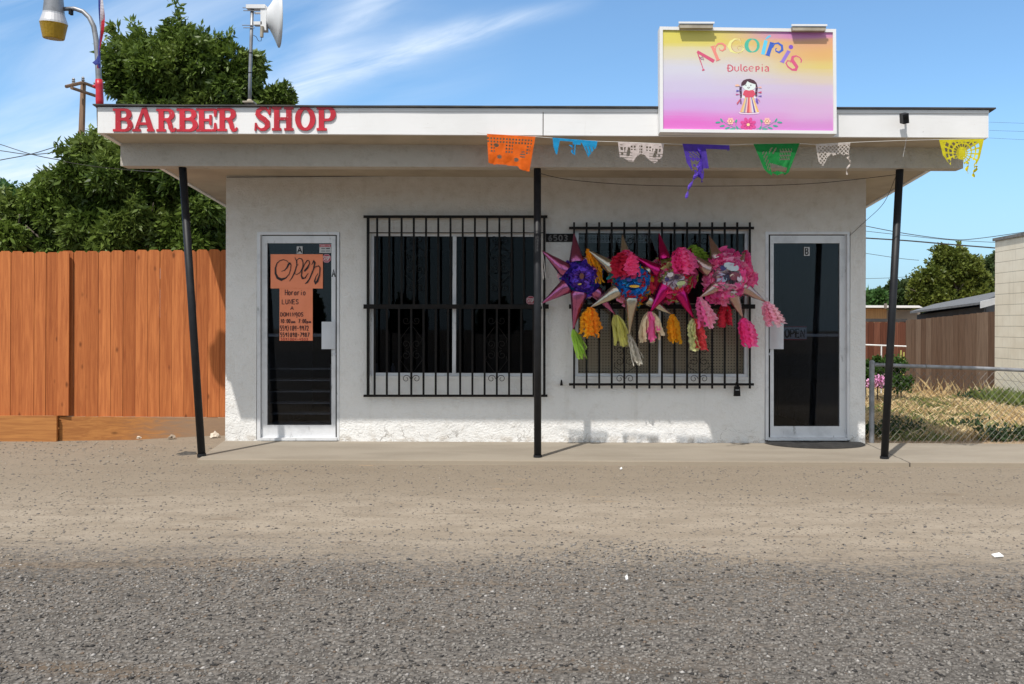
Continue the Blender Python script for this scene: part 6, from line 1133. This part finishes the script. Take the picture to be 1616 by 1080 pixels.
g = MB(); g.pbox(411, 9, 420, 48, AD-.02, .07); g.pbox(388, 7, 418, 13, AD-.03, .08); g.pbox(400, 34, 413, 39, AD-.02, .06); g.pbox(401, 19, 412, 21, AD-.01, .03); g.build('bracket', wm, an)
g = MB(); [g.tube([P(x, y, AD-.02), P(402, y+.3, AD-.02)], .004, 6) for x, y in ((383, 12.5), (384, 17), (382, 40), (384, 44))]; g.build('bolt', M['galv'], an); g = MB(); g.tube([P(413.5, 42, AD-.03), P(413, 59, AD-.03)], .016, 10); g.build('radio_stub', M['lampbox'], an)
g = MB(); g.tube([P(413, 58, AD), P(412, 65, AD), P(408, 65, AD), P(404, 58, AD), P(400, 56, AD)], .003, 5); g.build('lead', M['cable'], an)
# utility pole, wires
UD = 24; up2 = empty('utility_pole', P(131, 500, UD), 'brown wooden utility pole with crossarms beyond the tree at left', 'utility pole'); ku = UD/FPX
g = MB(); a_ = P(128.5, 218, UD); c_ = P(131.5, 133, UD); b0_ = a_+(a_-c_)*3.5; b0_.z = -.3; g.tube([b0_, a_, c_], [.11, .082, .068], 12); g.build('pole', M['polewood'], up2, smooth=True)
g = MB(); g.tube([P(104, 137, UD-.6), P(131, 130.5, UD-.1), P(153, 139, UD+.6)], .045, 6); g.build('crossarm', M['polewood'], up2); g = MB(); g.tube([P(113, 139, UD-.9), P(155, 153, UD+.3)], .045, 6); g.build('crossarm', M['polewood'], up2)
for x, y in ((116, 134), (116, 131), (131, 129), (150, 137)): g = MB(); p = P(x, y, UD-.35); g.lathe(p, (0, 0, 1), [(0, .02), (.04, .05), (.06, .03), (.09, .045), (.13, .02), (.14, .001)], 8); g.build('insulator', M['galv'], up2)
W = lambda pts, lab, r=.012, grp='overhead wires at left': line('overhead_wire', pts, r, lab, 'wire', None, 4, grp, 6)
W([(-40, 216, 22), (0, 228, 22), (47, 243, 22), (90, 252, 23), (160, 262, 24)], 'left wire that dips from the top left edge down behind the tree'); W([(-40, 234, 22), (0, 238, 22), (47, 244, 22.1), (90, 240, 22.5), (128, 233, 24)], 'left wire running nearly level through the crossing point'); W([(-40, 262, 22), (0, 253, 22), (47, 244, 22.2), (85, 233, 23), (128, 222, 24)], 'left wire that climbs from the lower left edge to the utility pole')
W([(100, 255, 12), (150, 263, 12), (200, 268, 12), (250, 272, 11)], 'pale thin wire sagging across the tree to the roof corner', .005)
G2 = 'overhead wires at right'
for pts, r_, lab in (([(1366, 357, 26), (1430, 369, 26), (1500, 378, 26), (1540, 377, 26), (1620, 366, 26)], .013, 'right wire that dips over the olive tree and climbs to the block building'), ([(1366, 376, 28), (1430, 380, 28), (1500, 386, 28), (1575, 392, 28)], .026, 'thickest right wire, nearly level across the olive tree top'), ([(1366, 365, 28), (1430, 372, 28), (1500, 379, 28), (1575, 383, 28)], .010, 'thin right wire just above the thickest one'), ([(1366, 400, 30), (1420, 408, 30), (1450, 411, 30)], .010, 'right wire ending in the olive tree, just below the thickest one'), ([(1366, 440, 32), (1400, 439, 32), (1435, 437, 32)], .010, 'lowest right wire running level to the olive tree')): W(pts, lab, r_, G2)
for pts, lab in (([(1561, 193, 40), (1620, 195, 40)], 'faint far wire in the sky right of the roof, upper'), ([(1561, 206, 40), (1620, 208, 40)], 'faint far wire in the sky right of the roof, middle'), ([(1561, 218, 40), (1620, 221, 40)], 'faint far wire in the sky right of the roof, lower')): W(pts, lab, .006, G2)
